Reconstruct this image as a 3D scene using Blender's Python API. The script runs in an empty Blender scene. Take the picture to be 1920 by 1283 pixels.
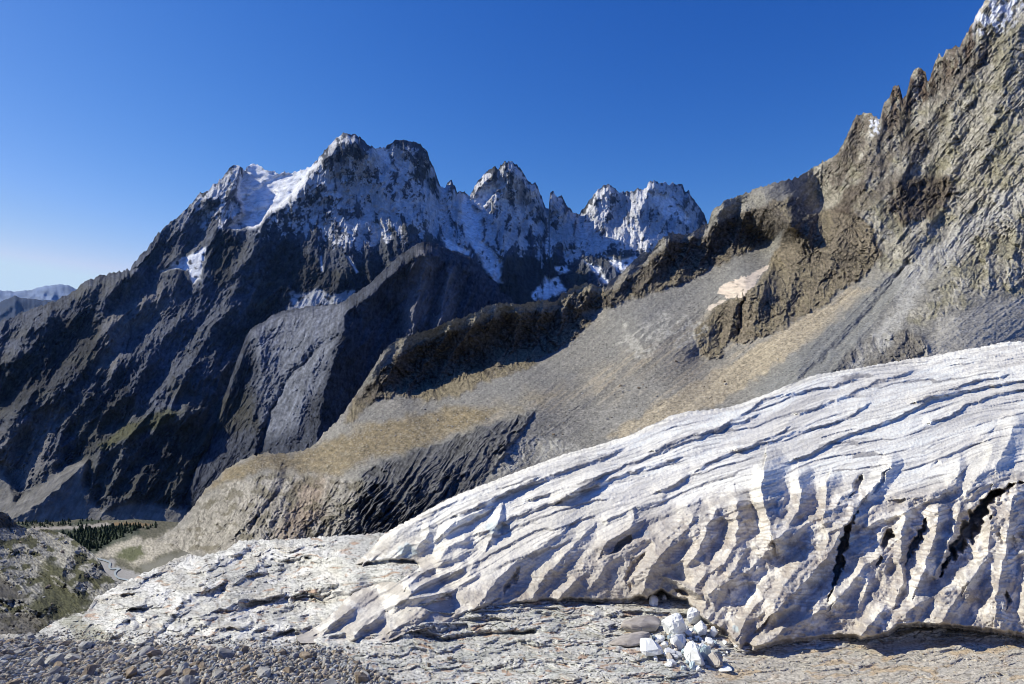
import bpy, math, random
import numpy as np

sc = bpy.context.scene
COL = sc.collection
F = 1067.0; CX = 960.0; CY = 641.5; PITCH = math.radians(-2.23)
SUN_AZ = math.radians(-74.0)      # measured from the view direction, negative = to the left
SUN_EL = math.radians(37.0)
rs = np.random.RandomState(7)
Q = 1.0                           # grid quality

# ------------------------------------------------------------------ noise
PERM = rs.permutation(256); PERM = np.concatenate([PERM, PERM, PERM])
ANG = rs.rand(256)*2*np.pi
GX = np.cos(ANG).astype(np.float32); GY = np.sin(ANG).astype(np.float32)
def pn(x, y, seed=0):
    x = np.asarray(x, np.float32)+seed*17.31; y = np.asarray(y, np.float32)+seed*5.77
    xi = np.floor(x).astype(np.int32); yi = np.floor(y).astype(np.int32)
    xf = x-xi; yf = y-yi
    u = xf*xf*xf*(xf*(xf*6-15)+10); v = yf*yf*yf*(yf*(yf*6-15)+10)
    xi &= 255; yi &= 255
    def g(ix, iy, fx, fy):
        h = PERM[PERM[ix]+iy]
        return GX[h]*fx+GY[h]*fy
    a = g(xi, yi, xf, yf); b = g(xi+1, yi, xf-1, yf)
    c = g(xi, yi+1, xf, yf-1); d = g(xi+1, yi+1, xf-1, yf-1)
    return (a+(b-a)*u+((c+(d-c)*u)-(a+(b-a)*u))*v)*1.5
def fbm(x, y, o=5, seed=0, gain=.5, lac=2.03):
    s = 0; a = 1; t = 0
    for i in range(o):
        s = s+a*pn(x, y, seed+i*3.1); t += a; a *= gain; x = x*lac; y = y*lac
    return s/t*1.6
def ridged(x, y, o=5, seed=0, gain=.5, lac=2.07):
    s = 0; a = 1; t = 0; w = 1
    for i in range(o):
        n = 1-np.abs(pn(x, y, seed+i*3.7)); n = n*n
        s = s+a*n*w; t += a; w = np.clip(n*1.6, 0, 1); a *= gain; x = x*lac; y = y*lac
    return s/t
JX = ((np.arange(256)*0.6180339) % 1).astype(np.float32); JY = ((np.arange(256)*0.7548776+.37) % 1).astype(np.float32); JI = (np.arange(256)/255.).astype(np.float32)
def worley(x, y, seed=0):
    x = np.asarray(x, np.float32); y = np.asarray(y, np.float32)
    xi = np.floor(x).astype(np.int32); yi = np.floor(y).astype(np.int32)
    f1 = np.full(x.shape, 9., np.float32); f2 = f1.copy(); idv = f1.copy()
    for dx in (-1, 0, 1):
        for dy in (-1, 0, 1):
            cx = xi+dx; cy = yi+dy
            h = PERM[(PERM[(cx+seed*13) & 255]+cy) & 255]
            ex = cx.astype(np.float32)+JX[h]-x; ey = cy.astype(np.float32)+JY[h]-y
            d = ex*ex+ey*ey
            m = d < f1
            f2 = np.minimum(f2, np.maximum(d, f1)); f1 = np.minimum(f1, d); idv[m] = JI[h[m]]
    return np.sqrt(f1), np.sqrt(f2), idv
def broken(x, y, sc1, seed, warp=.5):
    """broken rock: tilted joint blocks at two sizes plus sharp fractal edges, about -0.5..0.5"""
    x = x/sc1; y = y/sc1
    wx = x+warp*fbm(x/1.3, y/1.3, 3, seed+1); wy = y+warp*fbm(x/1.3, y/1.3, 3, seed+2)
    a1, a2, ai = worley(wx, wy, int(seed) % 50)
    b1, b2, bi = worley(wx*2.6+3, wy*2.6, int(seed+7) % 50)
    return .30*(ai-.5)+.34*np.minimum(a2-a1, .6)-.1+.14*(bi-.5)+.16*np.minimum(b2-b1, .6)+.42*(ridged(wx*1.7, wy*1.7, 5, seed+3, .6)-.45)
def sm(a, b, x):
    t = np.clip((x-a)/(b-a), 0, 1); return t*t*(3-2*t)
def rot(x, y, deg):
    c = math.cos(math.radians(deg)); s = math.sin(math.radians(deg))
    return x*c+y*s, -x*s+y*c

# ------------------------------------------------------------------ fields over bearing / elevation, in pixels of a 1920 frame
def seg_field(px, py, pts):
    bd = np.full(px.shape, 1e9, np.float32); side = np.zeros(px.shape, np.float32)
    for (ax, ay), (bx, by) in zip(pts[:-1], pts[1:]):
        dx, dy = bx-ax, by-ay; L = dx*dx+dy*dy+1e-9
        t = np.clip(((px-ax)*dx+(py-ay)*dy)/L, 0, 1)
        d = np.hypot(px-ax-t*dx, py-ay-t*dy)
        s = dx*(py-ay)-dy*(px-ax)
        m = d < bd
        bd = np.where(m, d, bd); side = np.where(m, s, side)
    return bd, side
def ribs(px, py, feats, slots=False):
    """sum of tent shaped ribs: (points top to bottom, width left, width right, height)"""
    h = np.zeros(px.shape, np.float32)
    for pts, wl, wr, amp in feats:
        m = max(wl, wr); X = [p[0] for p in pts]; Y = [p[1] for p in pts]
        k = (px > min(X)-m) & (px < max(X)+m) & (py > min(Y)-m) & (py < max(Y)+m)
        if not k.any(): continue
        d, s = seg_field(px[k], py[k], pts)
        w = np.where(s > 0, wl, wr)
        t = np.clip(1-d/w, 0, 1)
        if slots:                                   # crevasse: steep walls, ragged, pinched out at both ends
            L = math.hypot(X[0]-X[-1], Y[0]-Y[-1])+1
            e = np.minimum(np.hypot(px[k]-X[0], py[k]-Y[0]), np.hypot(px[k]-X[-1], py[k]-Y[-1]))
            e = e+L*.12*pn(px[k]/14, py[k]/14, 5)
            w = w*np.clip(e/(L*.42), .02, 1)*(.85+.55*pn(px[k]/11, py[k]/15, 8))
            t = np.clip(1-d/np.maximum(w, .5), 0, 1)
            h[k] += amp*np.clip(t*1.7, 0, 1)*np.clip(e/(L*.3), 0, 1)
        else:
            h[k] += amp*t*(0.65+0.35*t)
    return h
def poly_sd(px, py, pts):
    """signed distance, positive inside"""
    P = list(pts)+[pts[0]]
    d, _ = seg_field(px, py, P)
    ins = np.zeros(px.shape, bool)
    for (ax, ay), (bx, by) in zip(P[:-1], P[1:]):
        if ay == by: continue
        c = ((ay > py) != (by > py)) & (px < (bx-ax)*(py-ay)/(by-ay)+ax)
        ins ^= c
    return np.where(ins, d, -d)
def region(px, py, pts, soft=6, jit=0, seed=0, sc_=40):
    m = soft+1.3*jit+2; X = [p[0] for p in pts]; Y = [p[1] for p in pts]
    out = np.zeros(px.shape, np.float32)
    k = (px > min(X)-m) & (px < max(X)+m) & (py > min(Y)-m) & (py < max(Y)+m)
    if not k.any(): return out
    x = px[k]; y = py[k]
    sd = poly_sd(x, y, pts)
    if jit: sd = sd+jit*fbm(x/sc_, y/sc_, 4, seed)
    out[k] = sm(-soft, soft, sd)
    return out
class TPS:
    def __init__(s, pts, lam=1e-4):
        a = np.array(pts, float); s.c = a[:, :2]/1000; v = np.log(a[:, 2]); n = len(a)
        r = np.hypot(*(s.c[:, None]-s.c[None]).transpose(2, 0, 1)); K = r*r*np.log(r+1e-12)+lam*np.eye(n)
        Pm = np.c_[np.ones(n), s.c]
        A = np.block([[K, Pm], [Pm.T, np.zeros((3, 3))]])
        s.w = np.linalg.solve(A, np.r_[v, 0, 0, 0])
    def __call__(s, px, py):
        x = (px/1000.).astype(np.float32); y = (py/1000.).astype(np.float32); n = len(s.c)
        o = s.w[n]+s.w[n+1]*x+s.w[n+2]*y
        for i in range(n):
            r2 = (x-s.c[i, 0])**2+(y-s.c[i, 1])**2
            o = o+np.float32(s.w[i]*.5)*(r2*np.log(r2+np.float32(1e-12)))
        return np.exp(o)
cp, sp = math.cos(PITCH), math.sin(PITCH)
def place(px, py, D):
    """point at horizontal distance D (metres) on the bearing / elevation of px, py"""
    rx = (px-CX)/F; rz = -(py-CY)/F
    y = cp-rz*sp; z = sp+rz*cp
    return np.stack([rx/y*D, D, z/y*D], -1)
def to_px(P):
    y = P[..., 1]*cp+P[..., 2]*sp; z = -P[..., 1]*sp+P[..., 2]*cp
    return CX+F*P[..., 0]/y, CY-F*z/y
def blur(a, n=1):
    for _ in range(n):
        b = a.copy(); b[1:-1] = (a[:-2]+2*a[1:-1]+a[2:])/4
        a = b.copy(); a[:, 1:-1] = (b[:, :-2]+2*b[:, 1:-1]+b[:, 2:])/4
    return a
def normals(P):
    du = np.gradient(P, axis=1); dv = np.gradient(P, axis=0)
    n = np.cross(du, dv); n /= np.linalg.norm(n, axis=-1, keepdims=True)+1e-12
    s = np.sign(n[..., 2:3]); s[s == 0] = 1
    return n*s
def cavity_shade(c, h, k=3, dark=.45, light=.25, w=5.):
    """occlusion shading painted into the colour: darker hollows, paler edges"""
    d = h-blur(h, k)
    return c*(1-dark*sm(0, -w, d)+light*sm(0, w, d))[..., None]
def mixc(c, col, m):
    col = np.asarray(col, np.float32)
    return c*(1-m[..., None])+col*m[..., None]

# ------------------------------------------------------------------ objects
def tag(o, label=None, cat=None, group=None, kind=None):
    if label: o['label'] = label
    if cat: o['category'] = cat
    if group: o['group'] = group
    if kind: o['kind'] = kind
    return o
def raw_mesh(name, V, Fq, mat, cols=None, smooth=True, parent=None):
    V = np.asarray(V, np.float32).reshape(-1, 3); Fq = np.asarray(Fq, np.int32)
    me = bpy.data.meshes.new(name); k = Fq.shape[1]
    me.vertices.add(len(V)); me.vertices.foreach_set('co', V.ravel())
    me.loops.add(Fq.size); me.loops.foreach_set('vertex_index', Fq.ravel())
    me.polygons.add(len(Fq))
    me.polygons.foreach_set('loop_start', np.arange(0, Fq.size, k, dtype=np.int32))
    me.polygons.foreach_set('loop_total', np.full(len(Fq), k, np.int32))
    me.update(calc_edges=True)
    if smooth: me.polygons.foreach_set('use_smooth', np.ones(len(Fq), bool))
    if cols is not None:
        at = me.color_attributes.new('Col', 'FLOAT_COLOR', 'POINT')
        c = np.ones((len(V), 4), np.float32); c[:, :3] = np.clip(cols.reshape(-1, 3), .004, .95)
        at.data.foreach_set('color', c.ravel())
    me.materials.append(mat)
    o = bpy.data.objects.new(name, me); COL.objects.link(o)
    if parent: o.parent = parent
    return o
def grid_faces(n, m, mask=None):
    i = np.arange(n*m).reshape(n, m)
    q = np.stack([i[:-1, :-1], i[1:, :-1], i[1:, 1:], i[:-1, 1:]], -1)
    if mask is not None: q = q[mask[:-1, :-1] & mask[1:, :-1] & mask[1:, 1:] & mask[:-1, 1:]]
    return q.reshape(-1, 4)
def grid_mesh(name, P, mat, cols, mask=None, parent=None, smooth=True):
    n, m = P.shape[:2]; q = grid_faces(n, m, mask)
    V = P.reshape(-1, 3); C = cols.reshape(-1, 3)
    if mask is not None:
        used = np.unique(q); re = np.full(n*m, -1); re[used] = np.arange(len(used)); q = re[q]; V = V[used]; C = C[used]
    return raw_mesh(name, V, q, mat, C, smooth, parent)

def terrain_mat(name, scale=.05, bump=3., rough=.95, contrast=.35, spec=.15, scale2=None):
    m = bpy.data.materials.new(name); m.use_nodes = True; nt = m.node_tree; N = nt.nodes; L = nt.links
    b = N['Principled BSDF']; b.inputs['Roughness'].default_value = rough; b.inputs['Specular IOR Level'].default_value = spec
    at = N.new('ShaderNodeAttribute'); at.attribute_name = 'Col'
    tc = N.new('ShaderNodeTexCoord')
    no = N.new('ShaderNodeTexNoise'); no.inputs['Scale'].default_value = scale; no.inputs['Detail'].default_value = 6; no.inputs['Roughness'].default_value = .68
    L.new(tc.outputs['Object'], no.inputs['Vector'])
    mr = N.new('ShaderNodeMapRange'); mr.inputs['From Min'].default_value = .3; mr.inputs['From Max'].default_value = .7
    mr.inputs['To Min'].default_value = 1-contrast; mr.inputs['To Max'].default_value = 1+contrast
    L.new(no.outputs['Fac'], mr.inputs['Value'])
    mu = N.new('ShaderNodeVectorMath'); mu.operation = 'SCALE'
    L.new(at.outputs['Color'], mu.inputs[0]); L.new(mr.outputs['Result'], mu.inputs['Scale'])
    L.new(mu.outputs['Vector'], b.inputs['Base Color'])
    if bump:
        bp = N.new('ShaderNodeBump'); bp.inputs['Distance'].default_value = bump; bp.inputs['Strength'].default_value = 1
        L.new(no.outputs['Fac'], bp.inputs['Height']); L.new(bp.outputs['Normal'], b.inputs['Normal'])
    return m

def columns(x0, x1, step):
    """fine spacing where the photograph looks, coarse beyond it"""
    a = np.arange(max(x0, -50), min(x1, 1975)+step, step)
    if x0 < -50: a = np.r_[np.arange(x0, a[0]-2, 5.), a]
    if x1 > 1975: a = np.r_[a, np.arange(a[-1]+5, x1+5, 5.)]
    return a
def sheet_coords(sil, x0, x1, y_bot, step=1.4, jag=2.0, jseed=3, nrow=None):
    """columns are bearings, rows run from the crest line down to y_bot"""
    step = step/Q
    sx = columns(x0, x1, step)
    s = np.array(sil, float)
    cy = np.interp(sx, s[:, 0], s[:, 1])
    cy = cy+jag*(fbm(sx/14, sx*0+2, 5, jseed, .65)*1.2)-jag*1.5*(ridged(sx/11, sx*0+5, 4, jseed+2, .6)**2-.3)+jag*.5*np.abs(pn(sx/4, sx*0, jseed+4))
    yb = y_bot(sx) if callable(y_bot) else np.full(sx.shape, float(y_bot))
    yb = np.maximum(yb, cy+25)
    n = nrow or int(np.max(yb-cy)/step)
    t = np.linspace(0, 1, n)[:, None]
    py = cy[None]+(yb-cy)[None]*t
    px = np.repeat(sx[None], n, 0)
    return px, py, t*np.ones_like(px)
def with_back(P, C, drop=.9, reach=.25, rows=14, seed=0):
    """the far side of a crest: falls away behind it"""
    c = P[0]; D = c[:, 1]
    rowsP = []; rowsC = []
    for k in range(rows, 0, -1):
        f = (k/rows)**1.5
        dist = D*reach*f
        q = c.copy(); q[:, 1] += dist; q[:, 0] += c[:, 0]/D*dist
        q[:, 2] -= dist*drop*(1+.35*pn(c[:, 0]/(D*.05)+k*.2, c[:, 0]*0+k*.35, seed+9))
        rowsP.append(q); rowsC.append(C[0]*.9)
    return np.concatenate([np.array(rowsP), P]), np.concatenate([np.array(rowsC), C])
# ------------------------------------------------------------------ camera, sun, sky
cd_ = bpy.data.cameras.new('camera'); cam = bpy.data.objects.new('camera', cd_); COL.objects.link(cam)
cd_.sensor_width = 36; cd_.lens = F/1920*36; cd_.clip_start = .5; cd_.clip_end = 90000
cam.location = (0, 0, 0); cam.rotation_euler = (math.radians(90)+PITCH, 0, 0); sc.camera = cam
S = (math.cos(SUN_EL)*math.sin(SUN_AZ), math.cos(SUN_EL)*math.cos(SUN_AZ), math.sin(SUN_EL))
ld = bpy.data.lights.new('sun', 'SUN'); ld.energy = 5.0; ld.angle = math.radians(.5); ld.color = (1, .955, .80)
sun = bpy.data.objects.new('sun', ld); COL.objects.link(sun); sun.location = (-50, 20, 60)
from mathutils import Vector
sun.rotation_euler = Vector(S).to_track_quat('Z', 'Y').to_euler()
w = bpy.data.worlds.new('World'); sc.world = w; w.use_nodes = True
nt = w.node_tree; bg = nt.nodes['Background']; bg.inputs['Strength'].default_value = .10
sk = nt.nodes.new('ShaderNodeTexSky'); sk.sky_type = 'NISHITA'; sk.sun_disc = False
sk.sun_elevation = SUN_EL; sk.sun_rotation = SUN_AZ; sk.altitude = 1500; sk.air_density = 1.0; sk.dust_density = 1.0; sk.ozone_density = 1.0
# grade of the sky colour, channel by channel: deep polarised blue to the right, paler towards the sun
sep = nt.nodes.new('ShaderNodeSeparateColor'); com = nt.nodes.new('ShaderNodeCombineColor'); nt.links.new(sk.outputs[0], sep.inputs[0])
for i, (gain, gam, cap) in enumerate([(.0165, 1.85, .52), (.055, 1.17, .70), (.197, .74, .93)]):
    pw = nt.nodes.new('ShaderNodeMath'); pw.operation = 'POWER'; pw.inputs[1].default_value = gam; nt.links.new(sep.outputs[i], pw.inputs[0])
    ml = nt.nodes.new('ShaderNodeMath'); ml.operation = 'MULTIPLY'; ml.inputs[1].default_value = gain*10; nt.links.new(pw.outputs[0], ml.inputs[0])
    mn = nt.nodes.new('ShaderNodeMath'); mn.operation = 'MINIMUM'; mn.inputs[1].default_value = cap*10; nt.links.new(ml.outputs[0], mn.inputs[0])
    nt.links.new(mn.outputs[0], com.inputs[i])
nt.links.new(com.outputs[0], bg.inputs['Color'])
sc.view_settings.view_transform = 'Standard'; sc.view_settings.look = 'None'; sc.view_settings.exposure = 0; sc.view_settings.gamma = 1
sc.cycles.max_bounces = 4; sc.cycles.diffuse_bounces = 2; sc.cycles.use_adaptive_sampling = True; sc.cycles.filter_width = .95

# ------------------------------------------------------------------ valley base sheet to the horizon
m_far = terrain_mat('valley floor rubble', .002, 20)
n = 60; ang = np.linspace(0, 2*np.pi, n+1)[None]; rad = np.array([1., 600, 1500, 3000, 6000, 12000, 25000, 60000])[:, None]
P = np.stack([rad*np.sin(ang), rad*np.cos(ang)+0*rad, -760+0*ang+0*rad], -1)
tag(grid_mesh('ground', P, m_far, np.full(P.shape, .07)), 'dark valley floor far below the mountains', 'ground', kind='structure')

# ------------------------------------------------------------------ hills on the far left horizon
def hills(name, sil, D0, Dfoot, colr, label, amp, scl, seed, jag):
    px, py, t = sheet_coords(sil, -400, 420, 760, 2.2, jag, seed)
    D = D0+(Dfoot-D0)*t**.9
    h = amp*(ridged(px/scl+py/scl*.5, py/scl*.8, 5, seed)-.5)*sm(0, .12, t)
    D = D*(1-h/F); P = place(px, py, D)
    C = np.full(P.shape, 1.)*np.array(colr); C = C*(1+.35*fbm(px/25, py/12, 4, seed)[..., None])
    P, C = with_back(P, C, .6, .2)
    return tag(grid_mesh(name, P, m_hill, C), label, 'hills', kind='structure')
m_hill = terrain_mat('hazy hillside', .004, 12, contrast=.15)
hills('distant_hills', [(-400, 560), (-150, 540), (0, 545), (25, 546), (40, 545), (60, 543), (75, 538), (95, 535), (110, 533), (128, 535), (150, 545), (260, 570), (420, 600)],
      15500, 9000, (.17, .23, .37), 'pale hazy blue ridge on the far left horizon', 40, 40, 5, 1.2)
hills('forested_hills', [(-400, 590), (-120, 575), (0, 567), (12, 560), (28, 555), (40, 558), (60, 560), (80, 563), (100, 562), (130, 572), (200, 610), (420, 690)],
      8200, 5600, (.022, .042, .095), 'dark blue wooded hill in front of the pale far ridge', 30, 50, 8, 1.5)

# ------------------------------------------------------------------ the snowy massif
m_rock = terrain_mat('dark mountain rock', .03, 9, contrast=.4)
SIL_M = [(-320, 740), (-150, 660), (0, 603), (60, 580), (110, 562), (130, 550), (155, 530), (180, 519), (215, 510), (243, 506), (248, 497), (262, 478), (285, 455), (300, 432), (315, 420), (330, 410), (340, 402), (355, 385), (375, 365), (392, 358), (400, 345), (410, 338), (425, 322), (437, 307), (450, 311), (458, 318), (470, 308), (478, 305), (490, 313), (505, 320), (530, 324), (555, 322), (580, 312), (596, 302), (600, 292), (615, 278), (630, 260), (645, 250), (660, 249), (675, 256), (690, 270), (705, 278), (722, 277), (730, 268), (745, 262), (765, 262), (785, 268), (800, 282), (806, 302), (815, 316), (820, 335), (826, 349), (834, 352), (839, 342), (846, 337), (852, 350), (858, 362), (866, 358), (873, 360), (880, 366), (890, 352), (900, 335), (912, 322), (925, 311), (935, 316), (945, 305), (958, 302), (970, 308), (982, 325), (992, 345), (1003, 342), (1010, 355), (1018, 375), (1024, 392), (1029, 394), (1031, 362), (1038, 360), (1045, 368), (1055, 368), (1062, 385), (1075, 398), (1086, 402), (1095, 390), (1110, 370), (1122, 353), (1138, 347), (1150, 352), (1160, 361), (1180, 358), (1205, 355), (1211, 352), (1217, 341), (1228, 339), (1236, 343), (1246, 340), (1256, 344), (1262, 340), (1268, 347), (1279, 344), (1284, 356), (1292, 358), (1305, 380), (1318, 395), (1325, 412), (1332, 440), (1360, 480), (1450, 560), (1600, 700)]
px, py, t = sheet_coords(SIL_M, -320, 1500, lambda x: np.interp(x, [-320, 400, 520, 700, 1500], [1010, 1010, 930, 760, 760]), 1.35, 3.6, 3)
D_M = TPS([(-320, 760, 2700), (-150, 670, 2700), (0, 610, 2700), (130, 560, 2900), (243, 512, 3150), (330, 410, 3500), (437, 310, 3900), (530, 325, 3950), (660, 250, 4000), (765, 265, 4250), (875, 365, 4600), (958, 305, 4700), (1085, 405, 5100), (1140, 350, 5300), (1240, 345, 5500), (1325, 430, 5600), (1450, 560, 5600),
           (0, 950, 1900), (-320, 1000, 2000), (200, 960, 1850), (400, 980, 1850), (520, 900, 2000), (450, 700, 2600), (250, 700, 2400), (60, 780, 2250), (-150, 800, 2300), (650, 565, 2950), (650, 640, 2900), (760, 700, 2900), (600, 480, 3300), (850, 480, 3600), (900, 600, 3300), (1050, 545, 3800), (1200, 490, 4300), (1400, 600, 4300), (700, 760, 2700), (1400, 760, 3500)])
D = D_M(px, py)
jx = px+7*fbm(px/45, py/45, 4, 11); jy = py+7*fbm(px/45, py/45, 4, 15)
RM = [
 ([(648, 250), (620, 290), (592, 304), (575, 340), (547, 366), (520, 395), (497, 413), (482, 450), (470, 485), (450, 520), (438, 548), (415, 595), (394, 632), (365, 680), (330, 740)], 75, 75, 62),
 ([(437, 308), (418, 345), (405, 380)], 30, 60, 26),
 ([(405, 428), (398, 470), (390, 510), (379, 540)], 26, 55, 32),
 ([(379, 519), (346, 585), (330, 610), (292, 657), (268, 700), (250, 740)], 60, 35, 34),
 ([(325, 508), (322, 535), (300, 560), (262, 580), (232, 610)], 50, 40, 34),
 ([(243, 512), (215, 540), (200, 560), (196, 590), (206, 633), (170, 680), (129, 723), (100, 745), (72, 762), (30, 810), (0, 845), (-60, 900)], 75, 40, 66),
 ([(229, 669), (214, 700), (200, 716), (158, 755), (125, 790), (107, 802), (90, 840), (70, 890)], 38, 60, 42),
 ([(345, 770), (318, 777), (270, 800), (225, 822), (190, 832), (182, 870), (165, 930)], 30, 60, 46),
 ([(272, 740), (248, 790), (240, 835), (219, 875), (204, 930)], 22, 40, 24),
 ([(383, 675), (350, 700), (328, 711), (312, 740), (300, 775)], 26, 46, 32),
 ([(412, 693), (386, 740), (350, 788), (320, 820), (303, 853), (268, 890), (255, 904), (240, 950)], 40, 62, 48),
 ([(430, 740), (425, 770), (400, 800), (380, 840), (350, 870), (330, 920)], 26, 46, 34),
 ([(143, 553), (118, 590), (93, 598), (60, 630), (47, 655), (0, 682), (-60, 720), (-150, 780)], 62, 70, 60),
 ([(60, 750), (20, 770), (-30, 800), (-90, 850)], 30, 50, 34),
 ([(660, 250), (664, 300), (655, 340), (648, 400), (655, 470), (640, 520)], 36, 36, 24),
 ([(692, 270), (712, 330), (725, 385), (742, 440), (745, 500), (740, 540)], 34, 40, 34),
 ([(765, 262), (770, 300), (762, 340), (780, 400), (765, 440), (800, 480)], 50, 46, 44),
 ([(620, 290), (610, 340), (625, 390), (590, 440), (585, 500)], 24, 32, 18),
 ([(846, 338), (850, 380), (880, 420), (905, 460), (930, 510)], 32, 46, 36),
 ([(925, 312), (905, 350), (890, 390)], 30, 26, 20),
 ([(958, 302), (950, 340), (930, 375), (936, 420), (942, 450), (948, 478)], 55, 60, 52),
 ([(992, 345), (1003, 380), (1000, 420), (1020, 470), (1030, 520)], 22, 36, 26),
 ([(1038, 362), (1048, 410), (1065, 440), (1095, 480), (1130, 530)], 32, 46, 38),
 ([(1138, 348), (1120, 380), (1128, 420), (1150, 460), (1160, 500)], 40, 46, 38),
 ([(1225, 340), (1205, 380), (1198, 420), (1215, 460)], 34, 40, 32),
 ([(1290, 362), (1285, 400), (1262, 440), (1250, 480)], 26, 30, 26)]
h = ribs(jx, jy, RM)*.95
up = sm(-60, 60, 470-py+.0*px)                      # high on the face
u, v = rot(px, py, 118)                              # fall line of the lower left flank
nz = (ridged(u/150, v/55, 6, 21, .55)-.45)*48
u2, v2 = rot(px, py, 88)
nz2 = (ridged(u2/110, v2/34, 6, 31, .58)-.45)*34
wgt = sm(480, 700, px+.6*(py-500)*-1)
ca, cb = rot(px+6*fbm(px/30, py/30, 3, 43), py, 112)
h = h+(nz*(1-wgt)+nz2*wgt)*.9+broken(ca/1.9, cb, 24, 41)*13+(ridged(px/8, py/7, 4, 44, .6)-.45)*3.2
left_shade = region(px, py, [(-320, 660), (130, 570), (190, 560), (215, 620), (170, 690), (100, 760), (20, 790), (-320, 960)], 25)
edge = sm(0, 20, (py-py[0:1]))
h = h*(.4+.6*edge)
scree = np.maximum.reduce([region(px, py, [(-60, 900), (30, 940), (95, 890), (165, 862), (160, 920), (185, 950), (220, 985), (0, 1030)], 9, 6, 5),
                           region(px, py, [(-320, 850), (0, 870), (35, 930), (0, 1030), (-320, 1030)], 9, 6, 6),
                           region(px, py, [(190, 965), (230, 940), (300, 950), (345, 955), (420, 960), (420, 1020), (150, 1020)], 9, 6, 7)])
h = h*(1-.85*scree)+scree*(20+4*ribs(jx, jy, [([(165, 862), (80, 940), (20, 980)], 60, 70, 10)]))
col_snow = region(px, py, [(452, 318), (475, 300), (500, 318), (555, 318), (600, 295), (590, 315), (560, 350), (540, 378), (505, 400), (485, 420), (450, 428), (428, 424), (455, 400), (445, 360)], 6, 5, 2, 30)
apron = np.maximum.reduce([
    region(px, py, [(302, 510), (330, 488), (385, 464), (382, 490), (376, 522), (362, 530), (352, 508), (330, 502)], 3, 5, 51, 16),
    region(px, py, [(540, 580), (550, 545), (575, 552), (600, 540), (625, 552), (665, 545), (655, 570), (600, 572), (560, 584)], 4, 8, 52, 20),
    region(px, py, [(705, 279), (722, 277), (728, 290), (745, 322), (735, 318), (712, 292)], 3, 3, 53, 14),
    region(px, py, [(885, 372), (905, 350), (922, 340), (935, 350), (920, 372), (905, 392), (888, 385)], 4, 6, 63, 14),
    region(px, py, [(823, 440), (845, 450), (882, 470), (878, 478), (840, 468)], 3, 4, 54, 14),
    region(px, py, [(870, 365), (900, 400), (905, 450), (940, 490), (940, 530), (925, 528), (905, 490), (880, 450), (860, 400)], 5, 5, 55, 18),
    region(px, py, [(1040, 502), (1060, 498), (1068, 508), (1050, 514)], 3, 3, 56, 10),
    region(px, py, [(1000, 545), (1025, 522), (1045, 522), (1062, 545), (1030, 560), (1000, 560)], 4, 7, 57, 14),
    region(px, py, [(1093, 485), (1125, 500), (1142, 535), (1130, 528), (1110, 505)], 3, 3, 58, 12),
    region(px, py, [(1133, 478), (1165, 488), (1200, 475), (1200, 500), (1160, 512)], 3, 4, 59, 12),
    region(px, py, [(1215, 360), (1265, 375), (1300, 420), (1250, 410)], 6, 8, 60, 14),
    region(px, py, [(600, 480), (603, 480), (606, 510), (602, 508)], 2, 1, 61, 14),
    region(px, py, [(646, 475), (650, 475), (672, 510), (668, 512)], 2, 1, 62, 14)])
lit1 = region(px, py, [(300, 512), (330, 488), (388, 462), (384, 495), (376, 524), (355, 530), (330, 505)], 8, 3, 64)
h = h*(1-col_snow)*(1-.55*apron)*(1-.7*lit1)+lit1*(px-330)*.55+col_snow*np.clip(px-470, -20, 130)*.42
h = h+col_snow*(-30*sm(430, 300, py)+10*fbm(px/50, py/30, 3, 71)-8*sm(0, .4, fbm(px/70, py/26, 3, 72)))
D = D*(1-h/F); P = place(px, py, D)
N_ = normals(blur(P, 1))
# rock colour, with shade painted into some zones
tone = fbm(px/70, py/70, 5, 81); fine = fbm(px/7, py/9, 4, 83, .75)
C = np.ones(P.shape, np.float32)*np.array([.072, .082, .110])
C = C*(1+.45*tone+.7*fine)[..., None]
painted_shade = np.maximum.reduce([region(px, py, [(-320, 730), (-40, 690), (60, 660), (110, 610), (165, 570), (190, 620), (200, 660), (130, 720), (60, 755), (-320, 900)], 12, 12, 25),
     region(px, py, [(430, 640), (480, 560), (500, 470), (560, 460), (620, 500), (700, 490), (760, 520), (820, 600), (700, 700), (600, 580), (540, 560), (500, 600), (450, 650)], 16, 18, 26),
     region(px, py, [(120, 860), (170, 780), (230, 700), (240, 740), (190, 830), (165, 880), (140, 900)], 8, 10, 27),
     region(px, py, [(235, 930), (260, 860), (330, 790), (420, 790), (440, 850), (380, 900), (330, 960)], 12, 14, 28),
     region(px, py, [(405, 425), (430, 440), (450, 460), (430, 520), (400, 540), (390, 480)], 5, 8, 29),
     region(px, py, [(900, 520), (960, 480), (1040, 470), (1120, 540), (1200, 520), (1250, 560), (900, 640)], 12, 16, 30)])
C = C*(1-.62*painted_shade)[..., None]  # shaded faces of the massif painted darker
C = mixc(C, (.085, .085, .075), sm(.1, .7, fbm(px/90, py/60, 4, 85)+.6*sm(700, 800, py))*.6)
pale = np.maximum(region(px, py, [(195, 610), (240, 560), (300, 540), (330, 560), (290, 600), (230, 640), (215, 700), (190, 690)], 20, 14, 3), region(px, py, [(-60, 840), (40, 800), (120, 760), (90, 870), (40, 930)], 20, 14, 4))
C = mixc(C, (.23, .22, .22), pale*.6)
ledge = region(px, py, [(185, 835), (230, 800), (310, 768), (345, 772), (300, 800), (240, 822), (195, 845)], 6, 4, 3)
C = mixc(C, (.075, .075, .032), ledge*.8)
C = cavity_shade(C, h, 3, .5, .45, 5)
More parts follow.
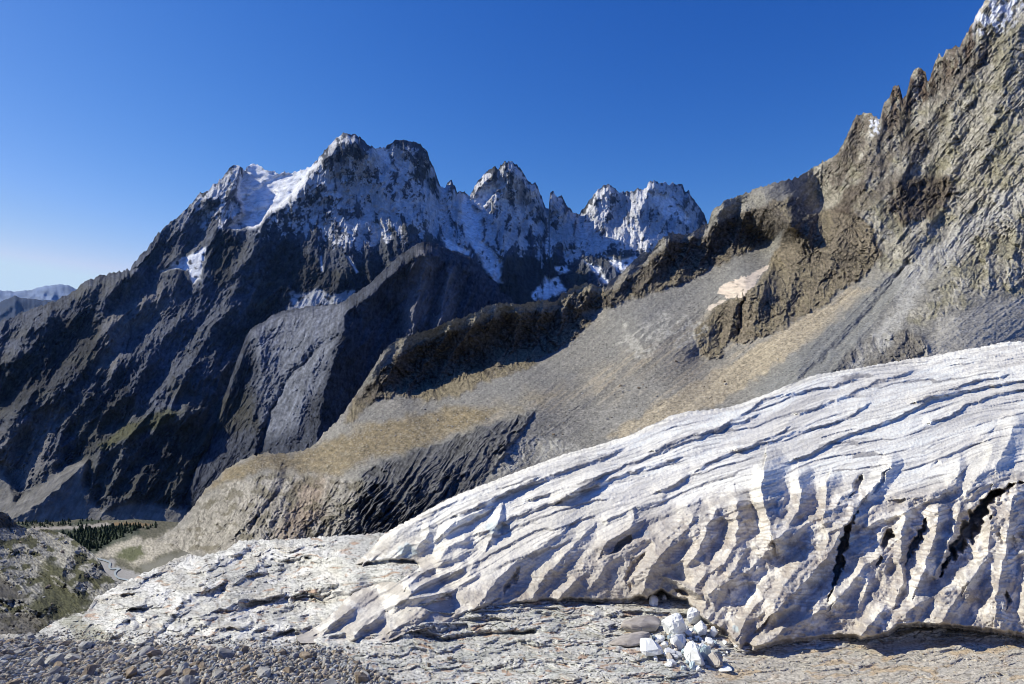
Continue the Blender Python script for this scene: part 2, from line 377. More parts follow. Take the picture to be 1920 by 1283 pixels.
# snow dusting: high ground, gentler and hollow places, drifting along the gullies
lineY = np.interp(px, [250, 380, 430, 600, 700, 780, 850, 950, 1050, 1200, 1330], [440, 430, 420, 440, 460, 430, 470, 470, 470, 480, 470])
hd = h-blur(h, 10); nzm = .5+fbm(u2/34, v2/17, 5, 91, .6)*.95+.35*fbm(px/7, py/7, 4, 92, .7)+.35*fbm(px/75, py/55, 3, 94)-.6*region(px, py, [(628, 262), (645, 244), (665, 244), (684, 262), (700, 290), (676, 300), (655, 292), (632, 300)], 6, 6, 100, 14)-.5*region(px, py, [(735, 262), (765, 256), (795, 270), (812, 320), (790, 330), (760, 290)], 6, 8, 101, 16)-.5*sm(15, 0, py-py[0:1])*(1-col_snow)
sn = sm(-.10, .20, nzm-.53-hd*.06+sm(lineY+40, lineY-110, py)*.42-sm(lineY-20, lineY+60, py)*1.6+(N_[..., 2]-.5)*.75)
sn = sn*sm(290, 400, px)*(.9-.25*sm(-.1, .3, fbm(px/60, py/60, 3, 93)))
C = mixc(C, (.66, .67, .70), np.clip(sn, 0, 1))
C = mixc(C, (.86, .88, .92), np.maximum(col_snow*sm(.1, .5, .75+.5*fbm(px/22, py/12, 4, 95)-.6*sm(330, 420, py)*sm(500, 450, px)), 0))
C = mixc(C, (.80, .83, .88), apron*sm(-.3, .1, .3+fbm(px/12, py/12, 4, 96))*(1-.5*region(px, py, [(530, 535), (680, 535), (680, 590), (530, 590)], 8)))  # lower patch dimmed in colour to look shadowed
C = mixc(C, np.array([.19, .185, .175])[None, None]*(1+.25*fbm(u/40, v/5, 4, 97))[..., None], scree)
P, C = with_back(P, C, .8, .12)
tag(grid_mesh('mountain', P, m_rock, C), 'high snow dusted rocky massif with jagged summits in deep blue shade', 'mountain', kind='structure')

# ------------------------------------------------------------------ the dark spur in front of it
SIL_P = [(300, 1010), (360, 900), (395, 810), (425, 730), (446, 670), (462, 630), (470, 618), (480, 608), (495, 604), (510, 592), (530, 583), (560, 578), (580, 574), (600, 573), (625, 572), (645, 566), (655, 555), (680, 542), (695, 530), (705, 520), (720, 505), (735, 492), (750, 478), (765, 468), (780, 458), (800, 454), (815, 457), (830, 464), (850, 470), (865, 478), (882, 483), (900, 500), (915, 520), (930, 528), (940, 548), (955, 556), (968, 570), (1000, 600), (1060, 640)]
px, py, t = sheet_coords(SIL_P, 300, 1060, 1000, 1.35, 2.4, 13)
D_P = TPS([(300, 1010, 1900), (395, 820, 2150), (446, 680, 2330), (480, 610, 2500), (600, 575, 2560), (690, 535, 2450), (790, 455, 2550), (900, 500, 2650), (1000, 600, 2500), (1060, 640, 2400),
           (420, 900, 1800), (500, 900, 1750), (600, 870, 1700), (595, 720, 2030), (630, 640, 2150), (500, 720, 2250), (760, 600, 2280), (850, 600, 2300), (700, 760, 2000), (1000, 760, 1900), (700, 1000, 1500), (1000, 1000, 1500), (400, 1000, 1750)])
D = D_P(px, py)
jx = px+6*fbm(px/40, py/40, 4, 111); jy = py+6*fbm(px/40, py/40, 4, 115)
RP = [([(790, 455), (760, 480), (730, 500), (700, 533), (672, 560), (655, 580), (640, 620), (632, 660), (618, 700), (607, 740), (600, 790), (592, 850)], 150, 60, 88),
      ([(632, 628), (606, 646), (578, 668), (548, 700), (528, 735), (512, 765), (497, 805), (485, 860)], 12, 15, -20), ([(545, 600), (525, 650), (515, 700)], 16, 20, 8), ([(590, 590), (575, 640), (560, 670)], 16, 20, 8), ([(590, 680), (570, 720), (560, 780), (535, 830)], 16, 18, 12),
      ([(560, 760), (545, 790), (530, 850)], 20, 26, 14),
      ([(478, 612), (488, 660), (492, 720), (478, 770), (470, 830)], 34, 34, 26),
      ([(440, 680), (415, 740), (385, 800), (340, 880), (320, 940)], 30, 34, 30),
      ([(800, 475), (792, 520), (780, 570), (770, 640), (760, 700)], 26, 40, 40),
      ([(845, 490), (838, 530), (830, 580), (820, 620)], 22, 34, 36),
      ([(770, 500), (765, 560), (755, 620)], 14, 20, 10),
      ([(882, 484), (880, 540), (870, 600)], 16, 40, 14),
      ([(932, 530), (935, 560), (930, 600)], 16, 30, 18)]
h = ribs(jx, jy, RP)*1.15
u, v = rot(px, py, 112)
slab = region(px, py, [(470, 625), (500, 597), (600, 573), (648, 572), (632, 640), (615, 700), (560, 800), (500, 820), (485, 700)], 14, 6, 3)
h = h+(ridged(u/130, v/30, 6, 121, .5)-.45)*(18-6*slab)+broken(u/2.2, v, 18, 122)*(13)+(ridged(px/7, py/7, 4, 124, .6)-.45)*2.5
h = h*(.3+.7*sm(0, 26, py-py[0:1]))
D = D*(1-h/F); P = place(px, py, D)
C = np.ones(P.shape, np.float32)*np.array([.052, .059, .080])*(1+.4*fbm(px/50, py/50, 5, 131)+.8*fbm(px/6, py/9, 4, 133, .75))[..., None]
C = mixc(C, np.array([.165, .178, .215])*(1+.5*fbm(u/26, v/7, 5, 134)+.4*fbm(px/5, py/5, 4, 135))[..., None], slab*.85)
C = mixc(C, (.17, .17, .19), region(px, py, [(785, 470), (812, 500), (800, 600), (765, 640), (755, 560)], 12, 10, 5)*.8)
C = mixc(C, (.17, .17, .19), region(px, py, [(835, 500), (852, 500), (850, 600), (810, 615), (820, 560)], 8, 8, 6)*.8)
C = cavity_shade(C, h, 3, .5, .5, 4)
C = mixc(C, (.07, .065, .04), region(px, py, [(330, 760), (470, 730), (490, 800), (350, 830)], 20, 20, 7)*.5)
P, C = with_back(P, C, .9, .12)
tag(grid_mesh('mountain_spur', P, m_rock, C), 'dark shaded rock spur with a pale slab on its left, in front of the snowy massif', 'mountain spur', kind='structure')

# ------------------------------------------------------------------ thin blue air between the viewer and the far range
hz = bpy.data.materials.new('blue mountain air'); hz.use_nodes = True; nz_ = hz.node_tree.nodes; nz_.clear()
ho = nz_.new('ShaderNodeOutputMaterial'); hv = nz_.new('ShaderNodeVolumeScatter'); hv.inputs['Color'].default_value = (.22, .48, 1, 1); hv.inputs['Density'].default_value = 1.05e-5; hv.inputs['Anisotropy'].default_value = .2
hz.node_tree.links.new(hv.outputs[0], ho.inputs['Volume']); hz.cycles.homogeneous_volume = True
X0, X1, Y0, Y1, Z0, Z1 = -9000, 9000, 1050, 16500, -900, 2600
hV = [(x, y, z) for x in (X0, X1) for y in (Y0, Y1) for z in (Z0, Z1)]
hF = [(0, 1, 3, 2), (4, 6, 7, 5), (0, 4, 5, 1), (2, 3, 7, 6), (0, 2, 6, 4), (1, 5, 7, 3)]
tag(raw_mesh('haze', hV, hF, hz, None, False), 'thin blue haze in front of the far mountains', 'haze', kind='structure')
# ------------------------------------------------------------------ near mountainside on the right: cliffs, scree, moraine
m_slope = terrain_mat('mountainside rock and scree', .12, 1.6, contrast=.3)
SIL_R = [(180, 1060), (300, 1010), (340, 978), (365, 945), (385, 918), (400, 902), (430, 874), (470, 853), (500, 849), (540, 849), (565, 846), (590, 832), (605, 815), (620, 800), (635, 785), (650, 765), (665, 742), (680, 722), (690, 705), (700, 690), (712, 668), (725, 653), (745, 636), (765, 628), (790, 622), (820, 612), (850, 600), (880, 590), (905, 578), (925, 570), (945, 567), (960, 567), (975, 572), (990, 568), (1010, 563), (1030, 563), (1042, 566), (1055, 550), (1068, 541), (1080, 535), (1100, 532), (1112, 536), (1135, 537), (1148, 522), (1165, 515), (1180, 498), (1190, 487), (1204, 474), (1222, 470), (1232, 455), (1245, 441), (1262, 437), (1285, 441), (1298, 434), (1312, 428), (1328, 420), (1335, 395), (1350, 382), (1375, 370), (1400, 361), (1440, 346), (1480, 335), (1500, 328), (1520, 318), (1540, 305), (1560, 294), (1572, 288), (1580, 270), (1590, 250), (1600, 228), (1606, 215), (1618, 212), (1630, 211), (1640, 220), (1650, 222), (1654, 206), (1659, 190), (1666, 186), (1671, 172), (1675, 160), (1685, 157), (1689, 168), (1693, 186), (1699, 178), (1704, 158), (1709, 140), (1716, 127), (1727, 127), (1735, 134), (1739, 152), (1744, 144), (1750, 124), (1760, 101), (1768, 106), (1774, 94), (1786, 92), (1792, 82), (1799, 88), (1808, 70), (1816, 58), (1822, 42), (1832, 28), (1842, 8), (1856, -14), (1900, -80), (1980, -190), (2100, -330), (2300, -520), (2450, -640)]
px, py, t = sheet_coords(SIL_R, 180, 2450, lambda x: np.interp(x, [180, 700, 760, 900, 1150, 1500, 1920, 2200, 2450], [1060, 1040, 1020, 970, 890, 780, 740, 740, 760]), 1.35, 3.4, 23)
D_R = TPS([(180, 1060, 820), (300, 1010, 850), (340, 978, 880), (400, 902, 900), (470, 853, 880), (565, 846, 950), (700, 690, 1200), (850, 600, 1290), (985, 570, 1420), (1110, 533, 1600), (1250, 440, 1730), (1350, 382, 1830), (1520, 320, 1990), (1620, 212, 1900), (1735, 130, 1820), (1850, -10, 1800), (2000, -200, 1850), (2180, -400, 1900), (2180, 100, 1350), (2180, 500, 850), (2180, 720, 650), (2450, -600, 1950), (2450, 100, 1380), (2450, 500, 900), (2450, 760, 640),
          (400, 1060, 430), (600, 1020, 420), (740, 990, 400), (500, 900, 640), (450, 960, 540), (640, 940, 450), (660, 868, 560), (780, 838, 560), (900, 800, 590), (990, 775, 640), (900, 890, 455), (620, 830, 860), (760, 790, 820),
          (690, 745, 1190), (800, 745, 1165), (900, 705, 1235), (1000, 675, 1320), (1060, 640, 1395), (1110, 605, 1470), (1000, 720, 920), (1000, 840, 520), (1150, 820, 520), (1150, 720, 800), (1300, 770, 530), (1300, 650, 950), (1200, 600, 1220), (1200, 560, 1520), (1330, 505, 1690), (1450, 450, 1760), (1535, 385, 1860),
          (1310, 665, 950), (1400, 640, 930), (1480, 600, 960), (1400, 540, 1130), (1480, 420, 1330), (1600, 400, 1330), (1500, 690, 560), (1600, 560, 950), (1640, 470, 1120), (1700, 500, 980), (1620, 320, 1550), (1700, 660, 560), (1800, 600, 650), (1920, 640, 620), (1900, 500, 860), (1900, 300, 1150), (1900, 120, 1480), (1760, 380, 1260)])
D = D_R(px, py)
jx = px+5*fbm(px/35, py/35, 4, 211); jy = py+5*fbm(px/35, py/35, 4, 215)
band = region(px, py, [(640, 800), (670, 740), (720, 690), (745, 662), (800, 640), (850, 618), (900, 604), (950, 584), (1000, 582), (1060, 578), (1105, 590), (1112, 602), (1075, 635), (1030, 665), (980, 692), (930, 712), (905, 716), (870, 738), (840, 745), (800, 752), (770, 742), (720, 745), (690, 760), (660, 790)], 5, 8, 221, 22)
band2 = region(px, py, [(1056, 556), (1100, 540), (1140, 545), (1200, 505), (1235, 470), (1260, 455), (1325, 440), (1345, 415), (1400, 395), (1470, 372), (1520, 368), (1538, 382), (1510, 410), (1450, 445), (1395, 475), (1340, 498), (1290, 525), (1240, 545), (1180, 562), (1140, 578), (1095, 585), (1060, 575)], 5, 8, 222, 22)
butt = region(px, py, [(1490, 415), (1540, 395), (1590, 385), (1640, 430), (1655, 480), (1620, 520), (1575, 545), (1540, 575), (1480, 605), (1440, 625), (1400, 645), (1372, 640), (1345, 668), (1312, 668), (1306, 625), (1330, 585), (1375, 560), (1420, 530), (1445, 490), (1462, 440)], 5, 9, 223, 26)
knob = region(px, py, [(1560, 695), (1580, 665), (1610, 640), (1650, 628), (1700, 618), (1730, 628), (1742, 655), (1720, 672), (1650, 685), (1600, 692)], 5, 6, 224, 18)
wall = region(px, py, [(600, 1040), (640, 1000), (660, 950), (668, 905), (700, 870), (760, 852), (850, 822), (900, 800), (960, 785), (1005, 770), (975, 815), (950, 850), (920, 885), (885, 925), (800, 970), (740, 1000), (700, 1040)], 5, 7, 225, 20)
face = region(px, py, [(250, 1040), (345, 985), (380, 940), (440, 905), (520, 885), (600, 890), (650, 905), (680, 900), (665, 950), (640, 1000), (590, 1040)], 10, 14, 226, 30)
hump = region(px, py, [(380, 925), (430, 875), (480, 850), (560, 848), (600, 835), (700, 800), (850, 760), (930, 770), (900, 795), (800, 835), (680, 868), (640, 890), (560, 885), (500, 880), (430, 905)], 9, 10, 227, 30)
upperR = sm(-40, 60, (px-1545)+.55*(py-440)*-1)*sm(560, 470, py-(px-1700)*.1)   # the craggy right side
upperR = upperR*(1-butt)
outc = region(px, py, [(1160, 650), (1175, 615), (1230, 590), (1290, 590), (1330, 610), (1310, 650), (1250, 640), (1200, 670)], 12, 16, 228, 24)
dyke = region(px, py, [(915, 895), (935, 860), (965, 830), (1000, 820), (1060, 830), (1090, 845), (1030, 862), (970, 880)], 8, 10, 229, 24)
crag = region(px, py, [(1700, 600), (1740, 560), (1800, 500), (1840, 430), (1930, 380), (2180, 300), (2180, 560), (1930, 548), (1830, 560), (1780, 590), (1720, 615)], 10, 14, 230, 30)
dark2 = region(px, py, [(1680, 345), (1720, 330), (1780, 330), (1790, 370), (1740, 410), (1690, 420), (1660, 400)], 8, 12, 231, 24)
dark3 = region(px, py, [(1560, 400), (1580, 360), (1620, 335), (1625, 350), (1600, 380), (1590, 400)], 5, 6, 232, 18)
peak = region(px, py, [(1540, 330), (1575, 285), (1606, 210), (1650, 215), (1640, 250), (1620, 300), (1590, 350), (1540, 350)], 6, 6, 233, 20)
tower = region(px, py, [(1655, 230), (1658, 185), (1684, 150), (1700, 150), (1720, 120), (1745, 130), (1770, 95), (1820, 40), (1850, 60), (1820, 110), (1760, 170), (1700, 220), (1670, 250)], 6, 6, 234, 20)
RR = [
 ([(1110, 590), (1075, 640), (985, 690), (905, 712)], 14, 30, -14),
 # cliff buttresses in the long dark band
 ([(900, 585), (880, 620), (850, 660), (830, 700), (800, 745)], 20, 36, 37),
 ([(960, 572), (975, 600), (960, 640), (930, 690)], 24, 32, 34),
 ([(1020, 566), (1010, 600), (1000, 640), (985, 670)], 18, 27, 27),
 ([(760, 635), (750, 670), (720, 710), (700, 745)], 20, 27, 30),
 ([(1250, 442), (1245, 480), (1220, 520), (1200, 545)], 24, 32, 37),
 ([(1350, 385), (1345, 420), (1330, 460), (1310, 500)], 26, 35, 40),
 ([(1110, 535), (1100, 560), (1085, 580)], 18, 17, 20),
 ([(1430, 360), (1440, 390), (1420, 420)], 20, 32, 27),
 ([(845, 605), (830, 640), (800, 680), (770, 720)], 16, 26, 26), ([(930, 575), (915, 610), (900, 640), (870, 680)], 14, 24, 24), ([(1060, 570), (1050, 600), (1040, 640)], 14, 24, 24), ([(720, 668), (700, 700), (680, 745)], 14, 20, 22), ([(1180, 505), (1170, 530), (1150, 560)], 14, 22, 20), ([(1300, 440), (1290, 470), (1270, 510)], 16, 26, 26), ([(1400, 395), (1385, 430), (1370, 465)], 16, 26, 26), ([(1480, 375), (1465, 400), (1440, 430)], 14, 24, 22),
 # the ribbed buttress
 ([(1480, 415), (1455, 460), (1440, 510), (1425, 560), (1415, 620)], 26, 22, 26),
 ([(1530, 400), (1510, 450), (1490, 510), (1480, 560), (1470, 600)], 22, 22, 20),
 ([(1590, 400), (1570, 450), (1550, 500), (1530, 550)], 20, 22, 18),
 ([(1380, 568), (1376, 600), (1366, 640)], 16, 10, 22),
 ([(1335, 585), (1330, 620), (1325, 662)], 22, 26, 18),
 ([(1392, 565), (1390, 600), (1384, 640)], 6, 9, -22),
 ([(1240, 560), (1180, 620), (1080, 690), (1000, 750)], 30, 25, 9), ([(1335, 560), (1290, 600), (1230, 650), (1150, 700), (1090, 755)], 34, 12, 10), ([(1400, 650), (1330, 700), (1250, 750)], 30, 14, 9), ([(1500, 620), (1420, 680), (1340, 740)], 24, 12, 9),
 ([(900, 720), (830, 760), (740, 790), (660, 830)], 24, 18, 8), ([(1010, 700), (930, 745), (860, 780)], 26, 14, 8), ([(1110, 610), (1060, 660), (960, 715)], 20, 14, 7),
 # long gully running down to the ice
 ([(1700, 495), (1665, 540), (1625, 590), (1580, 640), (1545, 672), (1508, 705)], 14, 9, -26),
 ([(1712, 505), (1680, 550), (1640, 600), (1600, 645), (1560, 690)], 8, 20, 10),
 ([(1655, 520), (1600, 570), (1560, 610), (1500, 670)], 12, 14, 8),
 # upper crags
 ([(1640, 220), (1625, 270), (1600, 320), (1575, 360)], 30, 26, 26),
 ([(1606, 215), (1595, 260), (1575, 300), (1560, 330)], 20, 20, 18),
 ([(1684, 160), (1672, 200), (1650, 250), (1630, 310), (1610, 370)], 26, 30, 26),
 ([(1720, 130), (1705, 180), (1690, 220), (1670, 270)], 22, 26, 22),
 ([(1805, 80), (1795, 130), (1770, 180), (1740, 230), (1700, 300), (1690, 350)], 40, 40, 32),
 ([(1850, -10), (1840, 60), (1830, 130), (1790, 200), (1780, 270), (1790, 330), (1760, 400), (1700, 460)], 46, 60, 38),
 ([(1900, 60), (1880, 160), (1850, 250), (1840, 330), (1800, 400)], 40, 60, 30),
 ([(1860, 440), (1850, 480), (1855, 530)], 16, 14, 18),
 ([(1905, 430), (1900, 480), (1895, 535)], 16, 16, 18),
 ([(1960, 400), (1945, 480), (1940, 540)], 20, 20, 20),
 ([(1610, 640), (1600, 665), (1580, 690)], 20, 18, 14),
 ([(1690, 622), (1680, 650), (1660, 680)], 24, 20, 20),
 ([(1715, 622), (1735, 640), (1738, 660)], 16, 16, 14),
 # lower rock face below the hump
 ([(525, 882), (510, 915), (480, 950), (455, 985)], 30, 14, 22),
 ([(535, 885), (530, 915), (500, 950), (470, 990)], 8, 12, -20),
 ([(620, 900), (600, 940), (570, 980), (550, 1015)], 24, 30, 18),
 ([(440, 900), (410, 940), (380, 970)], 22, 20, 14),
 ([(680, 900), (660, 950), (640, 1000)], 20, 20, 14),
 ([(650, 872), (700, 862), (800, 835), (900, 800), (985, 775)], 14, 14, 6),
]
h = ribs(jx, jy, RR)
u, v = rot(px, py, 142)
craggy = np.clip(band+band2+butt+knob+crag*.7+peak+tower*.8+upperR*.55+face*.8+dyke*.5+outc*.35+dark2*.6+dark3*.6, 0, 1)
rough = (ridged(px/60, py/70, 5, 241, .55)-.45)*20+broken(px, py/1.3, 24, 242)*26+(ridged(px/7, py/8, 4, 239, .6)-.45)*5
# the dark bands lean out over the ground below them
for m_, a_ in ((band, 8), (band2, 9), (butt, 10), (knob, 12), (dark2, 16), (dark3, 10)):
    h = h+blur(m_, 3)*a_
uc, vc = rot(px, py, 128)
h = h+craggy*rough+upperR*((ridged(uc/200+.4*fbm(px/90, py/90, 3, 238), vc/38, 5, 243, .58)-.45)*19+broken(uc/3.2, vc, 14, 237)*(3+14*sm(-.15, .3, fbm(px/95, py/80, 3, 230))))
scree = np.clip(1-craggy-wall, 0, 1)
h = h+scree*((ridged(u/240, v/26, 5, 244, .6)-.5)*7+(ridged(px/60, py/45, 5, 236, .6)-.45)*5+fbm(px/8, py/6, 4, 245, .6)*2.6)
ug, vg = rot(px, py, 128)
vgw = vg+9*fbm(ug/80, vg/50, 4, 249)
g1 = .55*ridged(ug/150+.5*fbm(px/50, py/50, 3, 250), vgw/40, 5, 246, .6)+.45*ridged(ug/70, vgw/13, 4, 235, .6)
h = h+wall*((g1-.4)*62*(.55+.6*sm(-.4, .4, fbm(px/70, py/60, 3, 234)))+fbm(px/6, py/6, 3, 233)*2)
ub, vb = rot(px, py, 118)
h = h+face*((ridged(ub/90, vb/30, 5, 247, .55)-.45)*30+broken(ub/1.6, vb, 20, 232)*20)+hump*((ridged(px/40, py/18, 5, 231, .6)-.4)*10+fbm(px/7, py/5, 4, 229, .6)*2)
ug2, vg2 = rot(px, py, 132)
gul = region(px, py, [(1600, 560), (1690, 500), (1700, 530), (1560, 710), (1440, 760), (1420, 730), (1500, 660)], 14, 8, 248)
h = h+gul*(ridged(ug2/200, vg2/13, 4, 251, .5)-.5)*9
h = h*(.55+.45*sm(0, 18, py-py[0:1]))
D = D*(1-h/F); P = place(px, py, D)
N_ = normals(blur(P, 1))
fine = 1.35*fbm(px/6, py/6, 4, 261, .78); tone = fbm(px/60, py/50, 5, 262); streak = 1.25*fbm(u/110, v/6, 5, 263, .65)
C = np.ones(P.shape, np.float32)*np.array([.235, .225, .20])
C = C*(1+.18*tone+.16*streak+.34*fine)[..., None]
ochre = region(px, py, [(620, 850), (700, 800), (900, 740), (1100, 660), (1250, 600), (1500, 560), (1600, 540), (1640, 545), (1500, 640), (1380, 720), (1250, 780), (1230, 745), (1350, 680), (1100, 760), (1000, 770), (850, 800)], 30, 40, 264, 70)
C = mixc(C, np.array([.345, .285, .195])*(1+.3*streak+.2*fine)[..., None], ochre*(.12+.35*sm(-.1, .4, streak)))
sand = region(px, py, [(1645, 538), (1600, 545), (1510, 592), (1420, 648), (1300, 722), (1225, 762), (1125, 822), (1165, 822), (1262, 785), (1340, 762), (1440, 694), (1560, 612)], 5, 9, 289, 30)
C = mixc(C, np.array([.37, .315, .225])*(1+.25*streak+.4*fine)[..., None], sand*.9)
bench = region(px, py, [(620, 845), (680, 775), (760, 765), (860, 755), (960, 735), (1090, 655), (1140, 650), (1040, 740), (980, 780), (860, 800), (700, 850)], 12, 14, 290, 40)
C = mixc(C, np.array([.25, .212, .14])*(1+.12*streak+.4*fine+.3*fbm(px/30, py/16, 4, 294))[..., None], bench*(.2+.4*sm(-.1, .3, fbm(px/40, py/18, 4, 291))))
grey = region(px, py, [(640, 790), (800, 750), (920, 700), (1100, 610), (1400, 480), (1540, 385), (1560, 400), (1440, 500), (1300, 600), (1100, 700), (900, 770), (780, 790)], 18, 16, 265, 50)
C = mixc(C, np.array([.20, .197, .186])*(1+.18*streak+.25*fine)[..., None], grey*.8)
C = mixc(C, np.array([.20, .155, .082])*(1+.45*fbm(px/14, py/9, 4, 266)+.45*fine)[..., None], hump*.75)
C = mixc(C, (.30, .27, .20), hump*sm(.25, .45, fbm(px/24, py/12, 5, 267, .65))*.4)
rockc = np.array([.098, .084, .068])*(1+.9*fine+.4*tone)[..., None]  # brown cliff rock, darkened further to help the bands look shaded
C = mixc(C, rockc, np.clip(band+band2+knob*.6+dark2*.6+dark3*.6, 0, 1)*.95)
C = mixc(C, np.array([.135, .112, .082])*(1+.8*fine+.5*tone)[..., None], butt*.9)
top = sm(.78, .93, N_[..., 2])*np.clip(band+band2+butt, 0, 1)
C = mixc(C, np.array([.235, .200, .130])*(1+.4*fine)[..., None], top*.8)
crest = sm(30, 4, py-py[0:1])*sm(700, 740, px)*sm(1200, 1100, px)
C = mixc(C, np.array([.26, .225, .15])*(1+.4*fine)[..., None], crest*.7)
uprock = np.array([.32, .30, .25])*(1+.45*fbm(uc/60, vc/12, 5, 268)+.5*fine)[..., None]
C = mixc(C, uprock, np.clip(upperR+crag, 0, 1)*.9)
greenish = sm(.05, .4, fbm(px/55+5, py/45, 4, 269)+.15*sm(250, 450, py))
C = mixc(C, np.array([.205, .188, .110])*(1+.4*fine)[..., None], np.clip(upperR+crag, 0, 1)*greenish*.55)
C = mixc(C, np.array([.095, .075, .058])*(1+.5*fine)[..., None], np.clip(dark2+dark3, 0, 1)*.85)
C = mixc(C, np.array([.115, .082, .060])*(1+.5*fine)[..., None], np.clip(tower+.5*peak, 0, 1)*sm(-.1, .3, fbm(px/14, py/30, 4, 270)+.15)*.9)
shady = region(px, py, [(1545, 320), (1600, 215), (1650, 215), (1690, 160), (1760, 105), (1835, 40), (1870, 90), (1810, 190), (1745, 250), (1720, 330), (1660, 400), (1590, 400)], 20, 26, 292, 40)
C = mixc(C, np.array([.125, .105, .085])*(1+.7*fine)[..., None], shady*sm(-.25, .25, fbm(uc/80, vc/24, 4, 293)+.12)*.75)  # shade on the crest zone put in as darker brown
palez = region(px, py, [(1680, 520), (1720, 480), (1800, 420), (1870, 370), (1930, 330), (1930, 380), (1830, 440), (1760, 510), (1720, 560), (1660, 660), (1600, 690), (1620, 650), (1680, 580)], 14, 16, 271, 30)
C = mixc(C, np.array([.40, .39, .36])*(1+.22*fbm(uc/50, vc/8, 4, 272)+.25*fine)[..., None], palez*.8)
fl = region(px, py, [(1740, 640), (1760, 600), (1850, 575), (1930, 552), (2180, 500), (2180, 740), (1740, 740)], 10, 10, 273)
ufl, vfl = rot(px, py, -14)
C = mixc(C, np.array([.38, .36, .315])*(1+.2*fbm(ufl/60, vfl/6, 4, 274)+.2*fine)[..., None], fl*.85)
C = mixc(C, np.array([.20, .205, .20])*(1+.25*fbm(ug2/80, vg2/7, 4, 275))[..., None], gul*.75)
C = mixc(C, np.array([.095, .095, .096])*(1+1.2*(g1-.45)+.5*fine)[..., None], wall*.93)
C = mixc(C, np.array([.33, .305, .26])*(1+.45*fbm(ub/40, vb/9, 5, 276)+.35*fine)[..., None], face*.85)
C = mixc(C, (.27, .185, .12), face*region(px, py, [(560, 900), (620, 890), (600, 960), (560, 1010), (520, 1000)], 18, 14, 277)*.5)
C = mixc(C, np.array([.115, .10, .06]), face*sm(.15, .4, fbm(px/30, py/20, 4, 278)+.3*sm(960, 890, py))*.6)
C = mixc(C, np.array([.40, .385, .34])*(1+.4*fine)[..., None], np.clip(outc*.75*sm(.42, .62, ridged(u/40, v/13, 5, 279, .6))+dyke*.8*sm(.3, .6, ridged(ub/30, vb/12, 5, 288, .6)), 0, 1))
C = cavity_shade(C, h, 3, .42, .32, 4)
stones = sm(.42, .55, pn(px/3.2, py/2.6, 280)+.12*fbm(px/60, py/60, 3, 281))*scree
C = mixc(C, (.40, .37, .32), stones*.5)
C = C*(1-.5*(sm(.45, .6, pn(px/3.5, py/2.4, 282)+.15*fbm(px/50, py/50, 3, 283))*scree))[..., None]
frost = np.maximum(region(px, py, [(1818, 70), (1850, -20), (1980, -170), (2100, -300), (2100, -200), (1930, 0), (1900, 40), (1870, 65)], 10, 10, 284)*sm(-.1, .2, fbm(px/14, py/18, 5, 285)+.08),
                   region(px, py, [(1630, 222), (1652, 224), (1650, 250), (1632, 255)], 4, 3, 286)*sm(-.1, .1, fbm(px/8, py/8, 3, 287)))
C = mixc(C, (.66, .68, .74), frost)
Pb, Cb = with_back(P, C, .85, .14)
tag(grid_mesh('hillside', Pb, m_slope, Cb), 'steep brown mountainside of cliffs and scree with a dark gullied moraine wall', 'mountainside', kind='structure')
R_P = P; R_px = px; R_py = py

def surf_R(qx, qy):
    """pixel on the hillside -> point on its surface"""
    j = np.clip(np.searchsorted(R_px[0], np.asarray(qx, float)), 0, R_px.shape[1]-1)
    y0 = R_py[0, j]; y1 = R_py[-1, j]
    i = np.clip(((np.asarray(qy, float)-y0)/(y1-y0)*(R_py.shape[0]-1)).astype(int), 0, R_py.shape[0]-1)
    return R_P[i, j]

# old snow patch: a skin of firn lying in the hollow, a little proud of the scree
m_snow = terrain_mat('old dusty snow', .3, .5, contrast=.12)
def snow_patch(poly, seed, colr, label, lift=3.0):
    xs = [p[0] for p in poly]; ys = [p[1] for p in poly]
    gx, gy = np.meshgrid(np.arange(min(xs)-8, max(xs)+8, 1.2), np.arange(min(ys)-8, max(ys)+8, 1.2))
    sd = poly_sd(gx, gy, poly)+4*fbm(gx/14, gy/9, 4, seed)
    Pq = surf_R(gx, gy); Pq = blur(Pq, 4)
    dd = np.maximum(0, np.minimum(sd, 6))/6
    Pq = Pq*(1-(lift*dd-.8)[..., None]/np.linalg.norm(Pq, axis=-1, keepdims=True))
    c = np.ones(Pq.shape)*np.array(colr)*(1+.25*fbm(gx/10, gy/5, 4, seed+1)-.35*sm(.25, .5, fbm(gx/18, gy/6, 3, seed+2)))[..., None]
    o = grid_mesh('snow_patch', Pq, m_snow, c, mask=sd > 0)
    return tag(o, label, 'snow patch')
snow_patch([(1342, 552), (1350, 535), (1375, 525), (1400, 514), (1425, 503), (1444, 494), (1440, 505), (1425, 520), (1412, 540), (1395, 558), (1370, 562)], 301, (.60, .51, .42), 'dusty pink old snow patch beside the brown buttress')
snow_patch([(1315, 584), (1330, 572), (1352, 562), (1360, 562), (1350, 576), (1330, 584)], 305, (.54, .47, .39), 'thin sliver of dusty snow below the larger pink patch', 2.)
